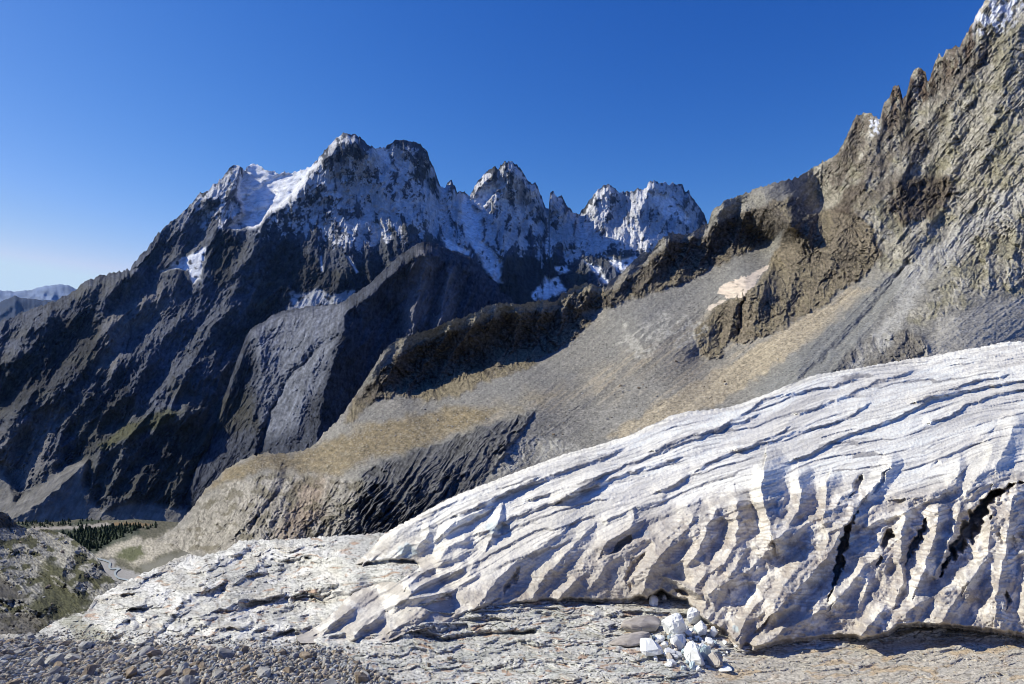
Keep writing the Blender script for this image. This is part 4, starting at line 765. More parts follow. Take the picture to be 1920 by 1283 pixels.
RG = [([(1930, 711), (1850, 724), (1747, 746), (1700, 775), (1671, 787), (1620, 805), (1575, 820), (1530, 845), (1498, 859)], 34, 6, 8),
      ([(1930, 727), (1870, 740), (1815, 758), (1780, 780), (1747, 792)], 18, 5, 6),
      ([(1877, 706), (1830, 712), (1791, 729), (1719, 753)], 22, 7, 7),
      ([(1623, 763), (1565, 792), (1489, 811), (1441, 830), (1383, 842)], 24, 5, 5),
      ([(1594, 715), (1527, 729), (1431, 748), (1390, 780), (1350, 801), (1287, 820), (1230, 844)], 24, 5, 5),
      ([(1700, 700), (1640, 716), (1580, 745), (1500, 775)], 18, 6, 5),
      ([(1474, 806), (1422, 830), (1355, 854), (1311, 878)], 20, 5, 4.5),
      ([(1412, 782), (1335, 811), (1268, 835), (1206, 859), (1110, 897), (1000, 935)], 22, 5, 5),
      ([(1278, 900), (1240, 919)], 20, 8, 7), ([(1115, 900), (1090, 912), (1058, 934)], 30, 13, 13),
      ([(1260, 862), (1180, 884), (1080, 925), (980, 962), (900, 1000)], 20, 6, 5),
      ([(1150, 850), (1050, 885), (960, 920), (900, 950)], 20, 7, 6),
      ([(1000, 900), (930, 930), (860, 965)], 20, 7, 6),
      ([(1850, 812), (1800, 842), (1765, 862)], 30, 8, 8), ([(1900, 780), (1930, 770), (1990, 790)], 20, 20, 6),
      # hollows of the lower left tongue
      ([(905, 956), (880, 966), (850, 982), (832, 1000)], 30, 18, 20), ([(938, 965), (930, 985), (920, 1010)], 30, 14, 18), ([(955, 985), (935, 1000)], 12, 12, -8),
      ([(805, 985), (798, 1010), (780, 1030)], 12, 14, 12), ([(870, 1012), (855, 1018), (838, 1026), (826, 1050)], 18, 16, 16),
      ([(790, 1018), (765, 1022), (748, 1040)], 16, 10, 8),
      ([(862, 1042), (842, 1050), (822, 1064), (800, 1068)], 22, 16, 18), ([(800, 1072), (780, 1082), (765, 1098)], 20, 12, 15),
      ([(868, 1066), (830, 1078), (795, 1096), (770, 1108)], 16, 16, 20), ([(890, 1058), (880, 1075)], 12, 10, 8),
      ([(835, 1112), (810, 1117), (780, 1122), (752, 1128), (738, 1138)], 18, 16, 19), ([(835, 1110), (838, 1122), (822, 1136)], 8, 12, -12),
      ([(712, 1155), (695, 1165), (680, 1178), (665, 1194)], 22, 18, 22), ([(650, 1150), (630, 1160), (615, 1180)], 24, 14, 15), ([(795, 1150), (770, 1164), (735, 1184)], 16, 12, 14),
      ([(720, 1080), (690, 1110), (650, 1150), (600, 1185)], 26, 16, 9), ([(890, 1080), (860, 1100), (838, 1112)], 16, 10, 9),
      ([(1050, 1000), (1010, 1030), (960, 1060), (930, 1090), (900, 1130)], 60, 30, 24), ([(978, 1058), (960, 1090), (940, 1118)], 10, 8, -14),
      ([(940, 1118), (900, 1145), (880, 1155)], 8, 8, -6), ([(1100, 1000), (1060, 1040), (1020, 1080), (1000, 1120)], 30, 20, 16),
      # dirty dimpled middle
      ([(1190, 985), (1165, 1000), (1140, 1014), (1130, 1030)], 28, 14, 14), ([(1188, 1000), (1170, 1018), (1140, 1042)], 8, 12, -22),
      ([(1190, 960), (1185, 985), (1180, 1002)], 14, 8, 8), ([(1240, 935), (1180, 955), (1140, 975)], 16, 10, 8),
      ([(1215, 1030), (1195, 1052), (1180, 1075), (1178, 1118)], 10, 10, -16), ([(1130, 1070), (1110, 1095), (1095, 1120)], 20, 16, 12), ([(1080, 1090), (1062, 1105), (1050, 1120)], 14, 12, 14),
      ([(1300, 968), (1290, 990), (1260, 1012), (1240, 1040), (1215, 1075), (1206, 1110)], 40, 34, 34),
      ([(1345, 955), (1325, 990), (1312, 1030), (1290, 1060)], 30, 30, 30),
      ([(1381, 940), (1383, 990), (1378, 1022), (1357, 1059), (1328, 1075), (1302, 1101)], 34, 30, 34),
      ([(1432, 886), (1428, 920), (1436, 960), (1446, 998)], 22, 52, 46), ([(1498, 895), (1502, 942), (1478, 992), (1440, 1020)], 26, 30, 32),
      ([(1470, 930), (1462, 960), (1455, 990)], 12, 12, 9),
      ([(1552, 905), (1547, 930), (1545, 960)], 12, 30, 26), ([(1535, 962), (1510, 985), (1490, 1000)], 14, 14, 12),
      ([(1595, 918), (1580, 930), (1568, 950)], 16, 18, 16), ([(1622, 884), (1612, 905), (1590, 935)], 12, 10, -20), ([(1672, 868), (1655, 895), (1630, 925)], 22, 22, 24),
      ([(1668, 870), (1650, 905), (1630, 930)], 6, 8, -12),
      ([(1790, 900), (1775, 915), (1740, 930), (1700, 935)], 46, 16, 20), ([(1862, 838), (1850, 870), (1830, 900)], 40, 40, 26), ([(1900, 800), (1888, 840), (1870, 870)], 30, 30, 24), ([(1800, 868), (1795, 900), (1788, 915)], 20, 14, 12),
      ([(1560, 975), (1500, 1000), (1440, 1035), (1400, 1070), (1350, 1100)], 30, 30, 18), ([(1440, 1010), (1400, 1030), (1370, 1075)], 20, 24, 18),
      # the big crevasses and ribs of the front
      ([(1610, 958), (1592, 985), (1580, 1020), (1573, 1060), (1562, 1100), (1552, 1126)], 9, 13, -52), ([(1600, 965), (1575, 1000), (1550, 1045), (1520, 1080), (1480, 1120), (1450, 1150)], 60, 26, 38),
      ([(1670, 988), (1662, 1010), (1656, 1034)], 10, 13, -34), ([(1740, 968), (1726, 1000), (1712, 1030), (1698, 1062)], 8, 10, -30),
      ([(1700, 962), (1690, 1000), (1688, 1040)], 22, 16, 24), ([(1760, 955), (1755, 1000), (1735, 1060), (1720, 1100)], 30, 22, 32), ([(1800, 960), (1790, 990), (1770, 1040), (1752, 1080)], 18, 10, 20),
      ([(1925, 902), (1890, 915), (1862, 928), (1838, 955), (1815, 990), (1785, 1035), (1757, 1088)], 15, 26, -78),
      ([(1860, 940), (1858, 990), (1850, 1040), (1820, 1090)], 20, 40, 30), ([(1900, 930), (1892, 980), (1885, 1040), (1870, 1100), (1865, 1150)], 30, 40, 34),
      ([(1960, 950), (1945, 1010), (1935, 1080), (1920, 1150)], 30, 30, 26), ([(1886, 1100), (1890, 1130), (1882, 1150)], 6, 8, -14), ([(1885, 1010), (1900, 1020), (1915, 1015)], 20, 14, -14),
      ([(1762, 929), (1720, 948), (1693, 965), (1650, 975), (1630, 985)], 24, 8, 12), ([(1830, 900), (1760, 935), (1700, 960)], 22, 22, 8),
      ([(1648, 1045), (1620, 1060), (1600, 1090), (1575, 1120)], 26, 40, 26), ([(1650, 1040), (1646, 1065)], 4, 6, -14), ([(1690, 1060), (1694, 1090), (1680, 1130)], 18, 8, 16),
      ([(1812, 1082), (1800, 1110), (1780, 1140), (1765, 1160)], 36, 34, 30), ([(1770, 1110), (1730, 1125), (1700, 1150)], 26, 24, 18),
      ([(1566, 1128), (1550, 1140), (1500, 1165), (1440, 1195), (1420, 1218)], 40, 26, 26), ([(1655, 1148), (1640, 1160), (1625, 1178), (1608, 1198)], 20, 22, 22),
      ([(1500, 1055), (1470, 1095), (1450, 1130)], 20, 40, 24), ([(1430, 1120), (1400, 1160), (1380, 1200)], 26, 22, 26), ([(1490, 1138), (1450, 1150), (1430, 1180)], 14, 10, 8),
      ([(1400, 1165), (1392, 1190), (1386, 1215)], 10, 12, 10),
      ([(1345, 1098), (1325, 1120), (1318, 1150), (1330, 1172)], 26, 50, 34), ([(1370, 1120), (1372, 1160)], 10, 20, 8),
      ([(1252, 1084), (1275, 1092), (1300, 1108), (1312, 1114)], 10, 8, 22), ([(1262, 1104), (1285, 1112), (1300, 1122)], 8, 10, -24), ([(1258, 1104), (1245, 1118), (1232, 1130)], 8, 8, 12)]
h = ribs(jx, jy, RG[:13])*.5+ribs(jx, jy, [r for r in RG if r[3] > 0])*.68+ribs(jx+4*fbm(px/15, py/15, 3, 561), jy, [r for r in RG if r[3] < 0], True)*.8
front = sm(0, 60, bot_edge*0+py-np.interp(px, [540, 800, 1000, 1200, 1350, 1500, 1700, 1900, 2100], [1190, 1120, 1040, 960, 900, 890, 900, 860, 840]))
x_ = v/25+u/700+.75*fbm(u/420, v/60, 3, 521)+.16*fbm(u/50, v/30, 4, 522)
fr = x_-np.floor(x_); saw = np.where(fr < .84, fr/.84, (1-fr)/.16)
mod = sm(-.35, .35, fbm(u/160, v/60, 3, 523))
h = h+(saw-.5)*(2.9*mod+.3)*(1-.7*front)
x2 = v/8.5+u/300+.9*fbm(u/200, v/30, 3, 524)+.18*fbm(u/25, v/14, 3, 525); fr2 = x2-np.floor(x2); saw2 = np.where(fr2 < .75, fr2/.75, (1-fr2)/.25)
h = h+(saw2-.5)*1.5*sm(-.3, .3, fbm(u/90, v/30, 3, 526))*(1-.75*front)
h = h+(ridged(u/70, v/24, 5, 527, .5)-.5)*(2.5*(1-front))+front*((ridged(u/130+.5*fbm(px/70, py/70, 3, 560), v/30, 2, 527, .35)-.5)*9+(ridged(u/90, v/13, 2, 559, .4)-.5)*3)+fbm(px/5, py/3.5, 4, 528, .6)*(.6+.3*front)+(broken(u/3, v, 9, 533)*(1.2-.3*front))+(ridged(px/34, py/30, 3, 534, .45)-.45)*3*front
h = h+front*(fbm(px/26, py/36, 4, 529)*2)
# layering in the steep front
lay = py+.12*(px-1500)*sm(1300, 1700, px)*-.2+9*fbm(px/60, py/60, 3, 530)
h = h+front*.42*np.sin(lay/1.3+1.6*fbm(px/110, py/45, 3, 531))*sm(-.1, .3, fbm(px/50, py/40, 3, 532))
D = D*(1-h*(1+(K-1)*.55)/F)
# the far rim rolls away, the near rim sits on its ground
e = sm(9, 0, sd)*(top_edge < bot_edge); D = D*(1+.05*e)
under = np.interp(px, [950, 1380, 1420, 1600, 1690, 1760, 1900, 2100], [.999, .997, .99, .992, .985, .978, .972, .972])
wb = sm(9, 1, bot_edge+2*fbm(px/12, py/12, 3, 551)); Dg = D_B(px, py)*under
D = D*(1-wb)+Dg*wb+sm(10, 0, bot_edge)*0
D = np.minimum(D, D_B(px, py)*1.0*np.where(top_edge < bot_edge, 1.5, .995))
P = place(px, py, D)
hd = h-blur(h, 12)
dirt = np.clip(.5+fbm(u/200, v/50, 5, 541)*1.0+.35*fbm(u/40, v/10, 4, 542), 0, 1)
dz = region(px, py, [(560, 1200), (700, 1080), (900, 1000), (1100, 940), (1240, 930), (1300, 1000), (1200, 1130), (850, 1170)], 40, 30, 543, 80)
brown = region(px, py, [(1080, 1130), (1060, 1090), (1140, 1020), (1200, 960), (1290, 950), (1240, 1040), (1210, 1130)], 18, 16, 544)
low = sm(90, 0, bot_edge)
fine = fbm(px/3.2, py/2.4, 4, 545)
C = np.ones(P.shape)*np.array([.98, .945, .84])
C = C*(1+.07*fine)[..., None]
C = mixc(C, (.77, .72, .635), front*.75)
dm = sm(.46, .78, dirt+.14*dz+.12*front)*(.30+.50*front)
C = mixc(C, np.array([.52, .47, .41])*(1+.25*fine)[..., None], dm)
C = mixc(C, (.70, .655, .58), dz*.6)
C = mixc(C, np.array([.34, .29, .25])*(1+.3*fine)[..., None], brown*.4)
C = mixc(C, (.46, .41, .35), low*sm(-.2, .3, fbm(px/40, py/30, 4, 546)+.2)*.85)
C = mixc(C, np.array([.36, .33, .30]), sm(-.9, -3.4, hd)*.5*(1-.5*front))
C = mixc(C, np.array([.30, .27, .245]), front*sm(.10, .42, fbm(px/22, py/26, 5, 547, .6))*.65)
C = mixc(C, (.38, .325, .275), front*sm(.2, .85, np.sin(lay/1.3+1.6*fbm(px/110, py/45, 3, 531)))*sm(-.2, .2, fbm(px/50, py/40, 3, 532))*.7)
C = mixc(C, np.array([.60, .50, .39])*(1+.3*fine)[..., None], front*sm(.5, -6, hd)*(.45+.4*sm(-.2, .3, fbm(px/30, py/30, 4, 554))))
deep = sm(-9, -28, h-blur(h, 25))
C = mixc(C, (.16, .36, .42), deep*.75)
for bx, by, br in ((765, 1033, 24), (928, 988, 24), (1590, 1010, 20), (1575, 1075, 16), (1210, 1000, 8), (1380, 1180, 10)):
    C = mixc(C, (.50, .64, .68), sm(br, br*.5, np.hypot(px-bx, (py-by)*1.4)+6*fbm(px/12, py/12, 3, 548))*.6)
st = sm(.12, .5, fbm(u/520, v/13, 5, 556, .6)+.25*fbm(u/60, v/6, 3, 557))
C = mixc(C, np.array([.46, .43, .40])*(1+.3*fine)[..., None], st*.32)
gs = fbm(u/110, (v+6*fbm(u/60, v/30, 3, 553))/4.5, 5, 552, .6)
C = C*(1-.24*sm(.1, .5, gs)*(1-.6*front)-.13*sm(.05, .45, fbm(u/420, v/26, 5, 555)))[..., None]
lip = np.clip(sm(.84, .92, fr)*sm(-.05, .35, mod-.5)*1.3+.55*sm(.76, .88, fr2)*sm(-.3, .3, fbm(u/90, v/30, 3, 526)), 0, 1)*(1-.6*front)
C = mixc(C, np.array([.30, .285, .27])*(1+.4*fine)[..., None], lip*.85)  # lip walls painted dark so crevasse lines show even when lit
lines = ribs(jx+2*fbm(px/9, py/7, 3, 563), jy+2.2*fbm(px/9, py/7, 3, 564), [(r[0], 1.5, r[2]+2.5, 1.) for r in RG[:13]])*sm(-.45, .05, fbm(px/38, py/30, 3, 565))
C = mixc(C, np.array([.27, .25, .235])*(1+.5*fine)[..., None], np.clip(lines*1.5, 0, 1)*.85)  # shaded lower side of the long crevasses painted in
dash = sm(.22, .5, fbm(u/13, v/3.0, 4, 566, .6)+.3*fbm(u/120, v/30, 3, 567))
C = mixc(C, (.42, .395, .37), dash*.32)
blot = front*sm(.12, .4, fbm(px/34, py/30, 5, 568, .6)-.1)
C = mixc(C, np.array([.33, .28, .24])*(1+.5*fine)[..., None], blot*.6)
specks = sm(.40, .52, pn(px/2.6, py/1.9, 549)+.25*fbm(u/60, v/20, 3, 550))
C = mixc(C, (.30, .28, .26), specks*.3)
m_ice = terrain_mat('glacier ice', 1.2, .10, rough=.6, contrast=.10, spec=.3)
mask = sd > 0
gl = grid_mesh('glacier', P, m_ice, C, mask=mask)
# rim wall: from the edge of the sheet back and down into the ice body
q = grid_faces(P.shape[0], P.shape[1], mask)
ed = np.concatenate([q[:, [0, 1]], q[:, [1, 2]], q[:, [2, 3]], q[:, [3, 0]]]); key = np.sort(ed, 1).astype(np.int64); key = key[:, 0]*P.shape[0]*P.shape[1]+key[:, 1]
uq, inv, cnt = np.unique(key, return_inverse=True, return_counts=True); be = ed[cnt[inv] == 1]
vi = np.unique(be); re = np.zeros(P.shape[0]*P.shape[1], int); re[vi] = np.arange(len(vi))
pv = P.reshape(-1, 3)[vi]; cv = C.reshape(-1, 3)[vi]
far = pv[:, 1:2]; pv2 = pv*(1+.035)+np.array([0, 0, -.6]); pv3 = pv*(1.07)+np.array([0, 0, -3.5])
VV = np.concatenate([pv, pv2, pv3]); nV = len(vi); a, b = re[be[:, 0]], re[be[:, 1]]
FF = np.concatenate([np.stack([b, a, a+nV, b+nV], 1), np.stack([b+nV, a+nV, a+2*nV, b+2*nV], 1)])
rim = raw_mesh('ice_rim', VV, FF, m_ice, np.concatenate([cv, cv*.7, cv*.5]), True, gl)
tag(gl, 'broad white glacier with grey dirt bands and a crevassed front', 'glacier', kind='structure')
G_P, G_mask = P, mask
# ------------------------------------------------------------------ loose things
import bmesh
random.seed(11)
def stone_mat(name, c1, c2, scale=1.2, rough=.9, bump=.05, spec=.2):
    m = bpy.data.materials.new(name); m.use_nodes = True; N = m.node_tree.nodes; L = m.node_tree.links
    b = N['Principled BSDF']; b.inputs['Roughness'].default_value = rough; b.inputs['Specular IOR Level'].default_value = spec
    tc = N.new('ShaderNodeTexCoord'); no = N.new('ShaderNodeTexNoise'); no.inputs['Scale'].default_value = scale; no.inputs['Detail'].default_value = 6; no.inputs['Roughness'].default_value = .7
    oi = N.new('ShaderNodeObjectInfo'); ad = N.new('ShaderNodeVectorMath'); ad.operation = 'ADD'
    L.new(tc.outputs['Object'], ad.inputs[0]); L.new(oi.outputs['Location'], ad.inputs[1]); L.new(ad.outputs[0], no.inputs['Vector'])
    r = N.new('ShaderNodeValToRGB'); r.color_ramp.elements[0].position = .35; r.color_ramp.elements[1].position = .66
    r.color_ramp.elements[0].color = (*c1, 1); r.color_ramp.elements[1].color = (*c2, 1)
    L.new(no.outputs['Fac'], r.inputs[0]); L.new(r.outputs[0], b.inputs['Base Color'])
    bp = N.new('ShaderNodeBump'); bp.inputs['Distance'].default_value = bump; L.new(no.outputs['Fac'], bp.inputs['Height']); L.new(bp.outputs[0], b.inputs['Normal'])
    return m
M_ST = [stone_mat('grey boulder rock', (.22, .21, .19), (.48, .46, .42)), stone_mat('brown boulder rock', (.17, .13, .09), (.38, .31, .23)), stone_mat('pale boulder rock', (.30, .29, .26), (.56, .54, .49))]
M_ICE = stone_mat('clean broken ice', (.80, .82, .81), (.95, .94, .90), .9, .3, .04, .5)
M_ICEB = stone_mat('blue grey ice', (.38, .50, .54), (.62, .70, .72), .9, .3, .04, .5)
M_ICED = stone_mat('dirty ice', (.30, .26, .22), (.56, .51, .45), 1.5, .6, .05, .3)
def block_mesh(name, mat, seed, n=13, sq=(1, 1, .75), bev=.06, noise=.04):
    R = random.Random(seed); bm = bmesh.new()
    for i in range(n):
        v = Vector((R.gauss(0, 1), R.gauss(0, 1), R.gauss(0, 1))).normalized()*R.uniform(.85, 1.05)
        bm.verts.new((v.x*sq[0], v.y*sq[1], v.z*sq[2]))
    bmesh.ops.convex_hull(bm, input=bm.verts[:])
    for v in [v for v in bm.verts if not v.link_faces]: bm.verts.remove(v)
    bmesh.ops.bevel(bm, geom=bm.edges[:], offset=bev, segments=1, affect='EDGES', clamp_overlap=True)
    bmesh.ops.triangulate(bm, faces=bm.faces[:])
    bmesh.ops.subdivide_edges(bm, edges=[e for e in bm.edges if e.calc_length() > .35], cuts=1, use_grid_fill=False)
    bmesh.ops.triangulate(bm, faces=bm.faces[:])
    for v in bm.verts: v.co += v.co.normalized()*R.uniform(-noise, noise)
    me = bpy.data.meshes.new(name); bm.to_mesh(me); bm.free(); me.materials.append(mat)
    return me
def put(name, me, p, s, rot_, label, cat, group=None):
    o = bpy.data.objects.new(name, me); o.location = p; o.scale = s; o.rotation_euler = rot_; COL.objects.link(o)
    return tag(o, label, cat, group)
# broken ice below the snout
ICEL = [(1262, 1190, 42, 46, 1.0, 0, 'largest upright white ice block in the pile under the snout'),
        (1299, 1168, 28, 32, 1.0, 0, 'upright white ice block wedged against the dirty snout lump'),
        (1320, 1164, 20, 32, 1., 1, 'blue grey ice block in the shadow of the snout lump'),
        (1312, 1186, 26, 26, 1., 0, 'rounded pale ice block right of the largest block'),
        (1336, 1190, 20, 18, 1., 0, 'small white ice block at the right end of the pile'),
        (1219, 1226, 40, 30, 1., 0, 'wide low white ice block at the left foot of the pile'),
        (1236, 1200, 26, 10, 1., 0, 'thin flat white ice plate left of the largest block'),
        (1272, 1212, 32, 26, 1., 0, 'white ice block in the middle of the pile'),
        (1255, 1230, 20, 18, 1., 0, 'small white ice block between the low left block and the front block'),
        (1301, 1240, 44, 38, 1., 0, 'big white ice block at the front of the pile'),
        (1322, 1236, 20, 30, 1., 1, 'narrow bluish ice block leaning on the front block'),
        (1339, 1246, 34, 22, 1., 2, 'dirty grey ice block at the front right of the pile'),
        (1330, 1210, 20, 14, 1., 0, 'low white ice lump behind the dirty grey block'),
        (1224, 1133, 26, 17, 1., 0, 'lone white ice block on the rock left of the snout lump'),
        (1244, 1124, 14, 10, 1., 0, 'small white ice chip beside the lone block'),
        (1357, 1258, 26, 9, 1., 0, 'thin white ice shard lowest on the bedrock')]
for i, (x, y, w_, h_, k, mi, lab) in enumerate(ICEL):
    p = surf(B_P, B_px, B_py, x, y); r = p[1]/F
    me = block_mesh('ice_block', [M_ICE, M_ICEB, M_ICED][mi], 100+i, 22, (1, .85, 1), .08, .05)
    put('ice_block', me, (p[0], p[1]-.1, p[2]+h_*r*.38), (w_*r*.62, w_*r*.5, h_*r*.6), (random.uniform(-.3, .3), random.uniform(-.3, .3), random.uniform(0, 6)), lab, 'ice block')
chip = [block_mesh('ice_chip', [M_ICE, M_ICE, M_ICEB, M_ICE, M_ICED, M_ICE][i], 150+i, 16, (1, .8, .75), .06, .07) for i in range(6)]
for i in range(170):
    x = random.gauss(1283, 32); y = random.gauss(1212, 20)
    if y < 1175 or y > 1262: continue
    p = surf(B_P, B_px, B_py, x, y); r = p[1]/F*(2.2+8.5*random.random()**1.6)
    put('ice_chip', chip[i % 6], (p[0], p[1], p[2]+r*.45), (r, r, r*.9), (random.random(), random.random(), random.uniform(0, 6)), 'small chip of broken ice in the pile under the snout', 'ice chip', 'ice chips among the fallen blocks')
def slab(x, y, w_, h_, d_, seed, tilt, lab, lift=.5):
    p = surf(B_P, B_px, B_py, x, y); r = p[1]/F
    me = block_mesh('ice_slab', M_ICED, seed, 26, (1, 1, 1), .12, .02)
    for pl in me.polygons: pl.use_smooth = True
    return put('ice_slab', me, (p[0], p[1]-.2, p[2]+h_*r*lift), (w_*r*.5, d_*r*.5, h_*r*.5), (0, math.radians(tilt), .25), lab, 'ice slab')
slab(1203, 1182, 92, 27, 50, 201, 2, 'long dirty grey ice slab lying on bedrock left of the ice pile')
slab(1182, 1206, 90, 16, 40, 202, -6, 'low dark ice slab sunk in the crevice below the long slab')
slab(1283, 1118, 62, 17, 30, 203, 22, 'tilted dirty ice slab jutting out over the snout', 1.5)

# boulders
def bld(seed): return block_mesh('boulder', M_ST[seed % 3], seed, 15, (1, .9, .72), .09, .045)
BL = [bld(300+i) for i in range(9)]
def in_poly(x, y, poly):
    c = False
    for (ax, ay), (bx, by) in zip(poly, poly[1:]+poly[:1]):
        if (ay > y) != (by > y) and x < (bx-ax)*(y-ay)/(by-ay)+ax: c = not c
    return c
def scatter(poly, n, lo, hi, label, group, Pg, gx, gy, name='boulder', pw=2.5):
    xs = [p[0] for p in poly]; ys = [p[1] for p in poly]; k = 0
    while k < n:
        x = random.uniform(min(xs), max(xs)); y = random.uniform(min(ys), max(ys))
        if not in_poly(x, y, poly): continue
        p = surf(Pg, gx, gy, x, y); s = (lo+(hi-lo)*random.random()**pw)*.5*p[1]/F
        a = random.uniform(.8, 1.25); put(name, random.choice(BL), (p[0], p[1], p[2]+s*.42), (s*a, s/a, s*random.uniform(.7, 1.1)), (random.uniform(-.4, .4), random.uniform(-.4, .4), random.uniform(0, 6.3)), label, 'boulder', group); k += 1
RUB = [(-20, 1204), (60, 1200), (130, 1212), (250, 1222), (420, 1226), (560, 1224), (660, 1240), (720, 1283), (700, 1296), (-20, 1296)]
scatter(RUB, 175, 9, 40, 'angular grey boulder lying in the rubble at the lower left', 'boulders of the rubble field', B_P, B_px, B_py)
scatter([(720, 1235), (900, 1215), (1150, 1225), (1230, 1245), (1230, 1290), (760, 1290)], 26, 4, 13, 'small stone lying loose on the pale bedrock in the centre foreground', 'stones on the centre bedrock', B_P, B_px, B_py, 'stone')
scatter([(1360, 1240), (1450, 1225), (1910, 1205), (1910, 1290), (1360, 1290)], 24, 4, 10, 'small dark stone on the tan bedrock in front of the ice', 'stones on the tan bedrock', B_P, B_px, B_py, 'stone')
scatter([(280, 1120), (420, 1060), (600, 1030), (640, 1060), (560, 1180), (330, 1210)], 34, 4, 12, 'loose block resting on the hummocky bedrock left of the glacier', 'blocks on the left bedrock', B_P, B_px, B_py, 'stone')
scatter([(0, 1190), (0, 1010), (110, 1010), (190, 1070), (230, 1100), (170, 1120), (90, 1160)], 35, 5, 17, 'boulder scattered over the grassy knoll at the left edge', 'boulders on the left knolls', K_P, K_px, K_py)
scatter([(1010, 790), (1150, 700), (1290, 655), (1450, 640), (1520, 640), (1400, 715), (1240, 760), (1060, 835), (960, 830)], 58, 2.4, 8, 'stray boulder on the bare scree slope above the glacier', 'boulders on the scree', R_P, R_px, R_py)
scatter([(600, 850), (660, 790), (780, 770), (900, 745), (1000, 720), (980, 770), (860, 800), (700, 840)], 26, 2.4, 7, 'stray boulder on the grassy bench above the moraine wall', 'boulders on the grassy bench', R_P, R_px, R_py)
# gravel: thousands of small stones, one object
tet = block_mesh('gravel_seed', M_ST[0], 400, 9, (1, .85, .75), .12, .04)
tv = np.array([v.co[:] for v in tet.vertices], np.float32); tp = np.array([p.vertices[:] for p in tet.polygons if len(p.vertices) == 3])
GS = [4]
def gravel(name, poly, n, lo, hi, label):
    xs = [p[0] for p in poly]; ys = [p[1] for p in poly]
    x = np.random.RandomState(GS[0]).uniform(min(xs), max(xs), n*3); y = np.random.RandomState(GS[0]+50).uniform(min(ys), max(ys), n*3)
    ok = poly_sd(x.astype(np.float32), y.astype(np.float32), poly) > 0; x = x[ok][:n]; y = y[ok][:n]
    GS[0] += 1
    p = surf(B_P, B_px, B_py, x, y); R_ = np.random.RandomState(8); s = (lo+(hi-lo)*R_.rand(len(x))**3)*.5*p[:, 1]/F
    a = R_.rand(len(x))*6.28; ca_, sa_ = np.cos(a), np.sin(a); sx = R_.uniform(.7, 1.4, len(x))
    V = np.stack([(tv[None, :, 0]*ca_[:, None]*sx[:, None]-tv[None, :, 1]*sa_[:, None]), (tv[None, :, 0]*sa_[:, None]*sx[:, None]+tv[None, :, 1]*ca_[:, None]), np.repeat(tv[None, :, 2], len(x), 0)*R_.uniform(.6, 1.1, len(x))[:, None]], -1)*s[:, None, None]+p[:, None]
    V[..., 2] += s[:, None]*.45
    Fq = (tp[None]+np.arange(len(x))[:, None, None]*len(tv)).reshape(-1, 3)
    tone = R_.uniform(.35, 1.35, len(x)); base = np.array([.45, .415, .355])*(1+R_.uniform(-.16, .16, (len(x), 1))*np.array([[1., .2, -.9]])); C_ = np.repeat((base*tone[:, None])[:, None], len(tv), 1)
    return tag(raw_mesh(name, V, Fq, m_bed, C_, False), label, 'gravel', kind='stuff')
gravel('gravel', [(-60, 1198), (130, 1204), (420, 1220), (620, 1220), (760, 1290), (760, 1300), (-60, 1300)], 20000, 2.4, 15, 'loose gravel and small stones filling the rubble field')
gravel('gravel', [(-40, 1196), (140, 1180), (420, 1196), (620, 1208), (700, 1225), (620, 1235), (130, 1215), (-40, 1204)], 1500, 1.6, 8, 'stones strewn over the pale rock at the upper edge of the rubble')
gravel('gravel', [(620, 1230), (900, 1190), (1180, 1215), (1400, 1240), (1920, 1200), (1960, 1200), (1960, 1300), (620, 1300)], 1500, 1.2, 4.5, 'thin scatter of grit over the foreground bedrock')

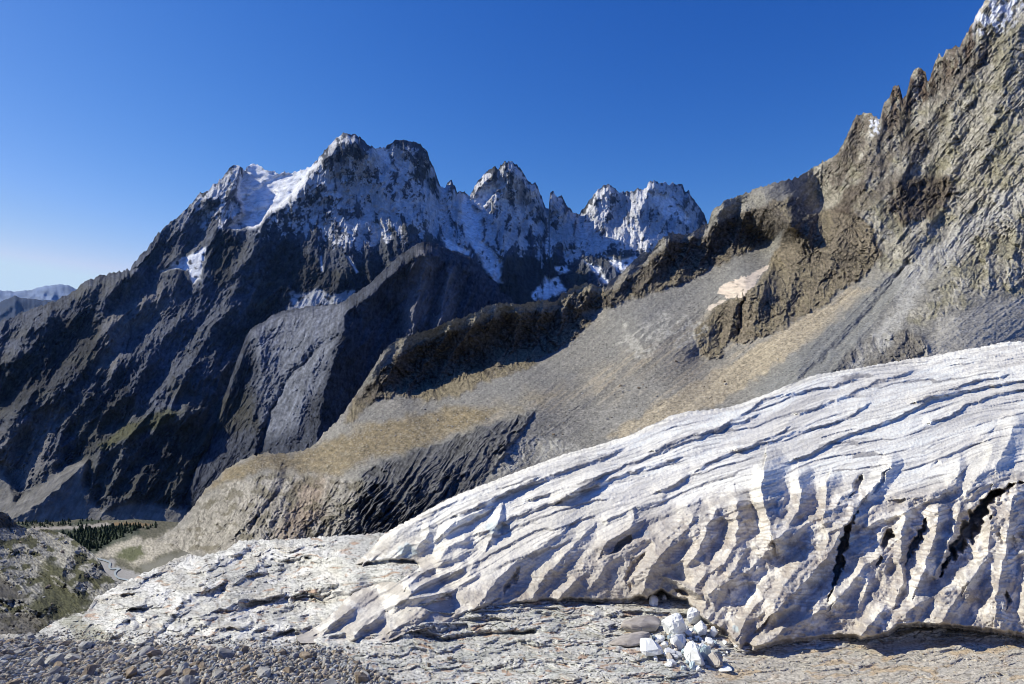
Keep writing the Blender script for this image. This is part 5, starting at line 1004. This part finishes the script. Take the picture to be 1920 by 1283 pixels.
# conifers in the valley
m_leaf = stone_mat('conifer needles', (.022, .042, .020), (.06, .085, .04), .6, .9, .1); m_bark = stone_mat('conifer bark', (.05, .035, .025), (.09, .07, .05), 2)
def conifer(seed):
    R = random.Random(seed); bm = bmesh.new()
    H = 1.0
    for t_ in range(11):
        z0 = .12+.86*t_/11; r = .30*(1-t_/11.5)*R.uniform(.8, 1.15)
        for k in range(9):
            a = k/9*6.283+R.uniform(-.3, .3); rr = r*R.uniform(.65, 1.15); dz_ = R.uniform(.02, .09)
            c = (math.cos(a), math.sin(a)); w_ = .07*(1.2-t_/11)
            v1 = bm.verts.new((0, 0, z0+.06)); v2 = bm.verts.new((c[0]*rr-c[1]*w_, c[1]*rr+c[0]*w_, z0-dz_)); v3 = bm.verts.new((c[0]*rr*1.15, c[1]*rr*1.15, z0-dz_-.015)); v4 = bm.verts.new((c[0]*rr+c[1]*w_, c[1]*rr-c[0]*w_, z0-dz_))
            bm.faces.new((v1, v2, v3)); bm.faces.new((v1, v3, v4))
    n0 = len(bm.faces)
    bmesh.ops.create_cone(bm, cap_ends=True, segments=6, radius1=.025, radius2=.006, depth=.9, matrix=__import__('mathutils').Matrix.Translation((0, 0, .42)))
    bm.faces.ensure_lookup_table()
    for f in bm.faces[n0:]: f.material_index = 1
    me = bpy.data.meshes.new('conifer'); bm.to_mesh(me); bm.free(); me.materials.append(m_leaf); me.materials.append(m_bark); return me
CF = [conifer(i) for i in range(5)]
def trees(poly, n, lo, hi, label, group):
    xs = [p[0] for p in poly]; ys = [p[1] for p in poly]; k = 0
    while k < n:
        x = random.uniform(min(xs), max(xs)); y = random.uniform(min(ys), max(ys))
        if not in_poly(x, y, poly): continue
        p = surf(V_P, V_px, V_py, x, y); s = random.uniform(lo, hi)*p[1]/F
        o = put('conifer_tree', random.choice(CF), (p[0], p[1], p[2]-.3), (s*random.uniform(.9, 1.4), s*1.1, s), (0, 0, random.uniform(0, 6)), label, 'conifer', group); k += 1
trees([(102, 1008), (130, 998), (190, 990), (250, 986), (262, 990), (250, 1000), (205, 1018), (185, 1034), (150, 1034), (120, 1022)], 225, 7, 15, 'dark green conifer in the dense wood beside the river flat', 'conifers of the river wood')
trees([(15, 985), (50, 979), (90, 979), (130, 977), (190, 976), (175, 986), (110, 990), (60, 990)], 55, 5, 10, 'dark conifer in the thin belt of trees at the foot of the scree cone', 'conifers below the scree cone')
trees([(215, 988), (290, 982), (300, 990), (262, 996)], 14, 6, 11, 'scattered conifer at the right end of the valley wood', 'scattered conifers')
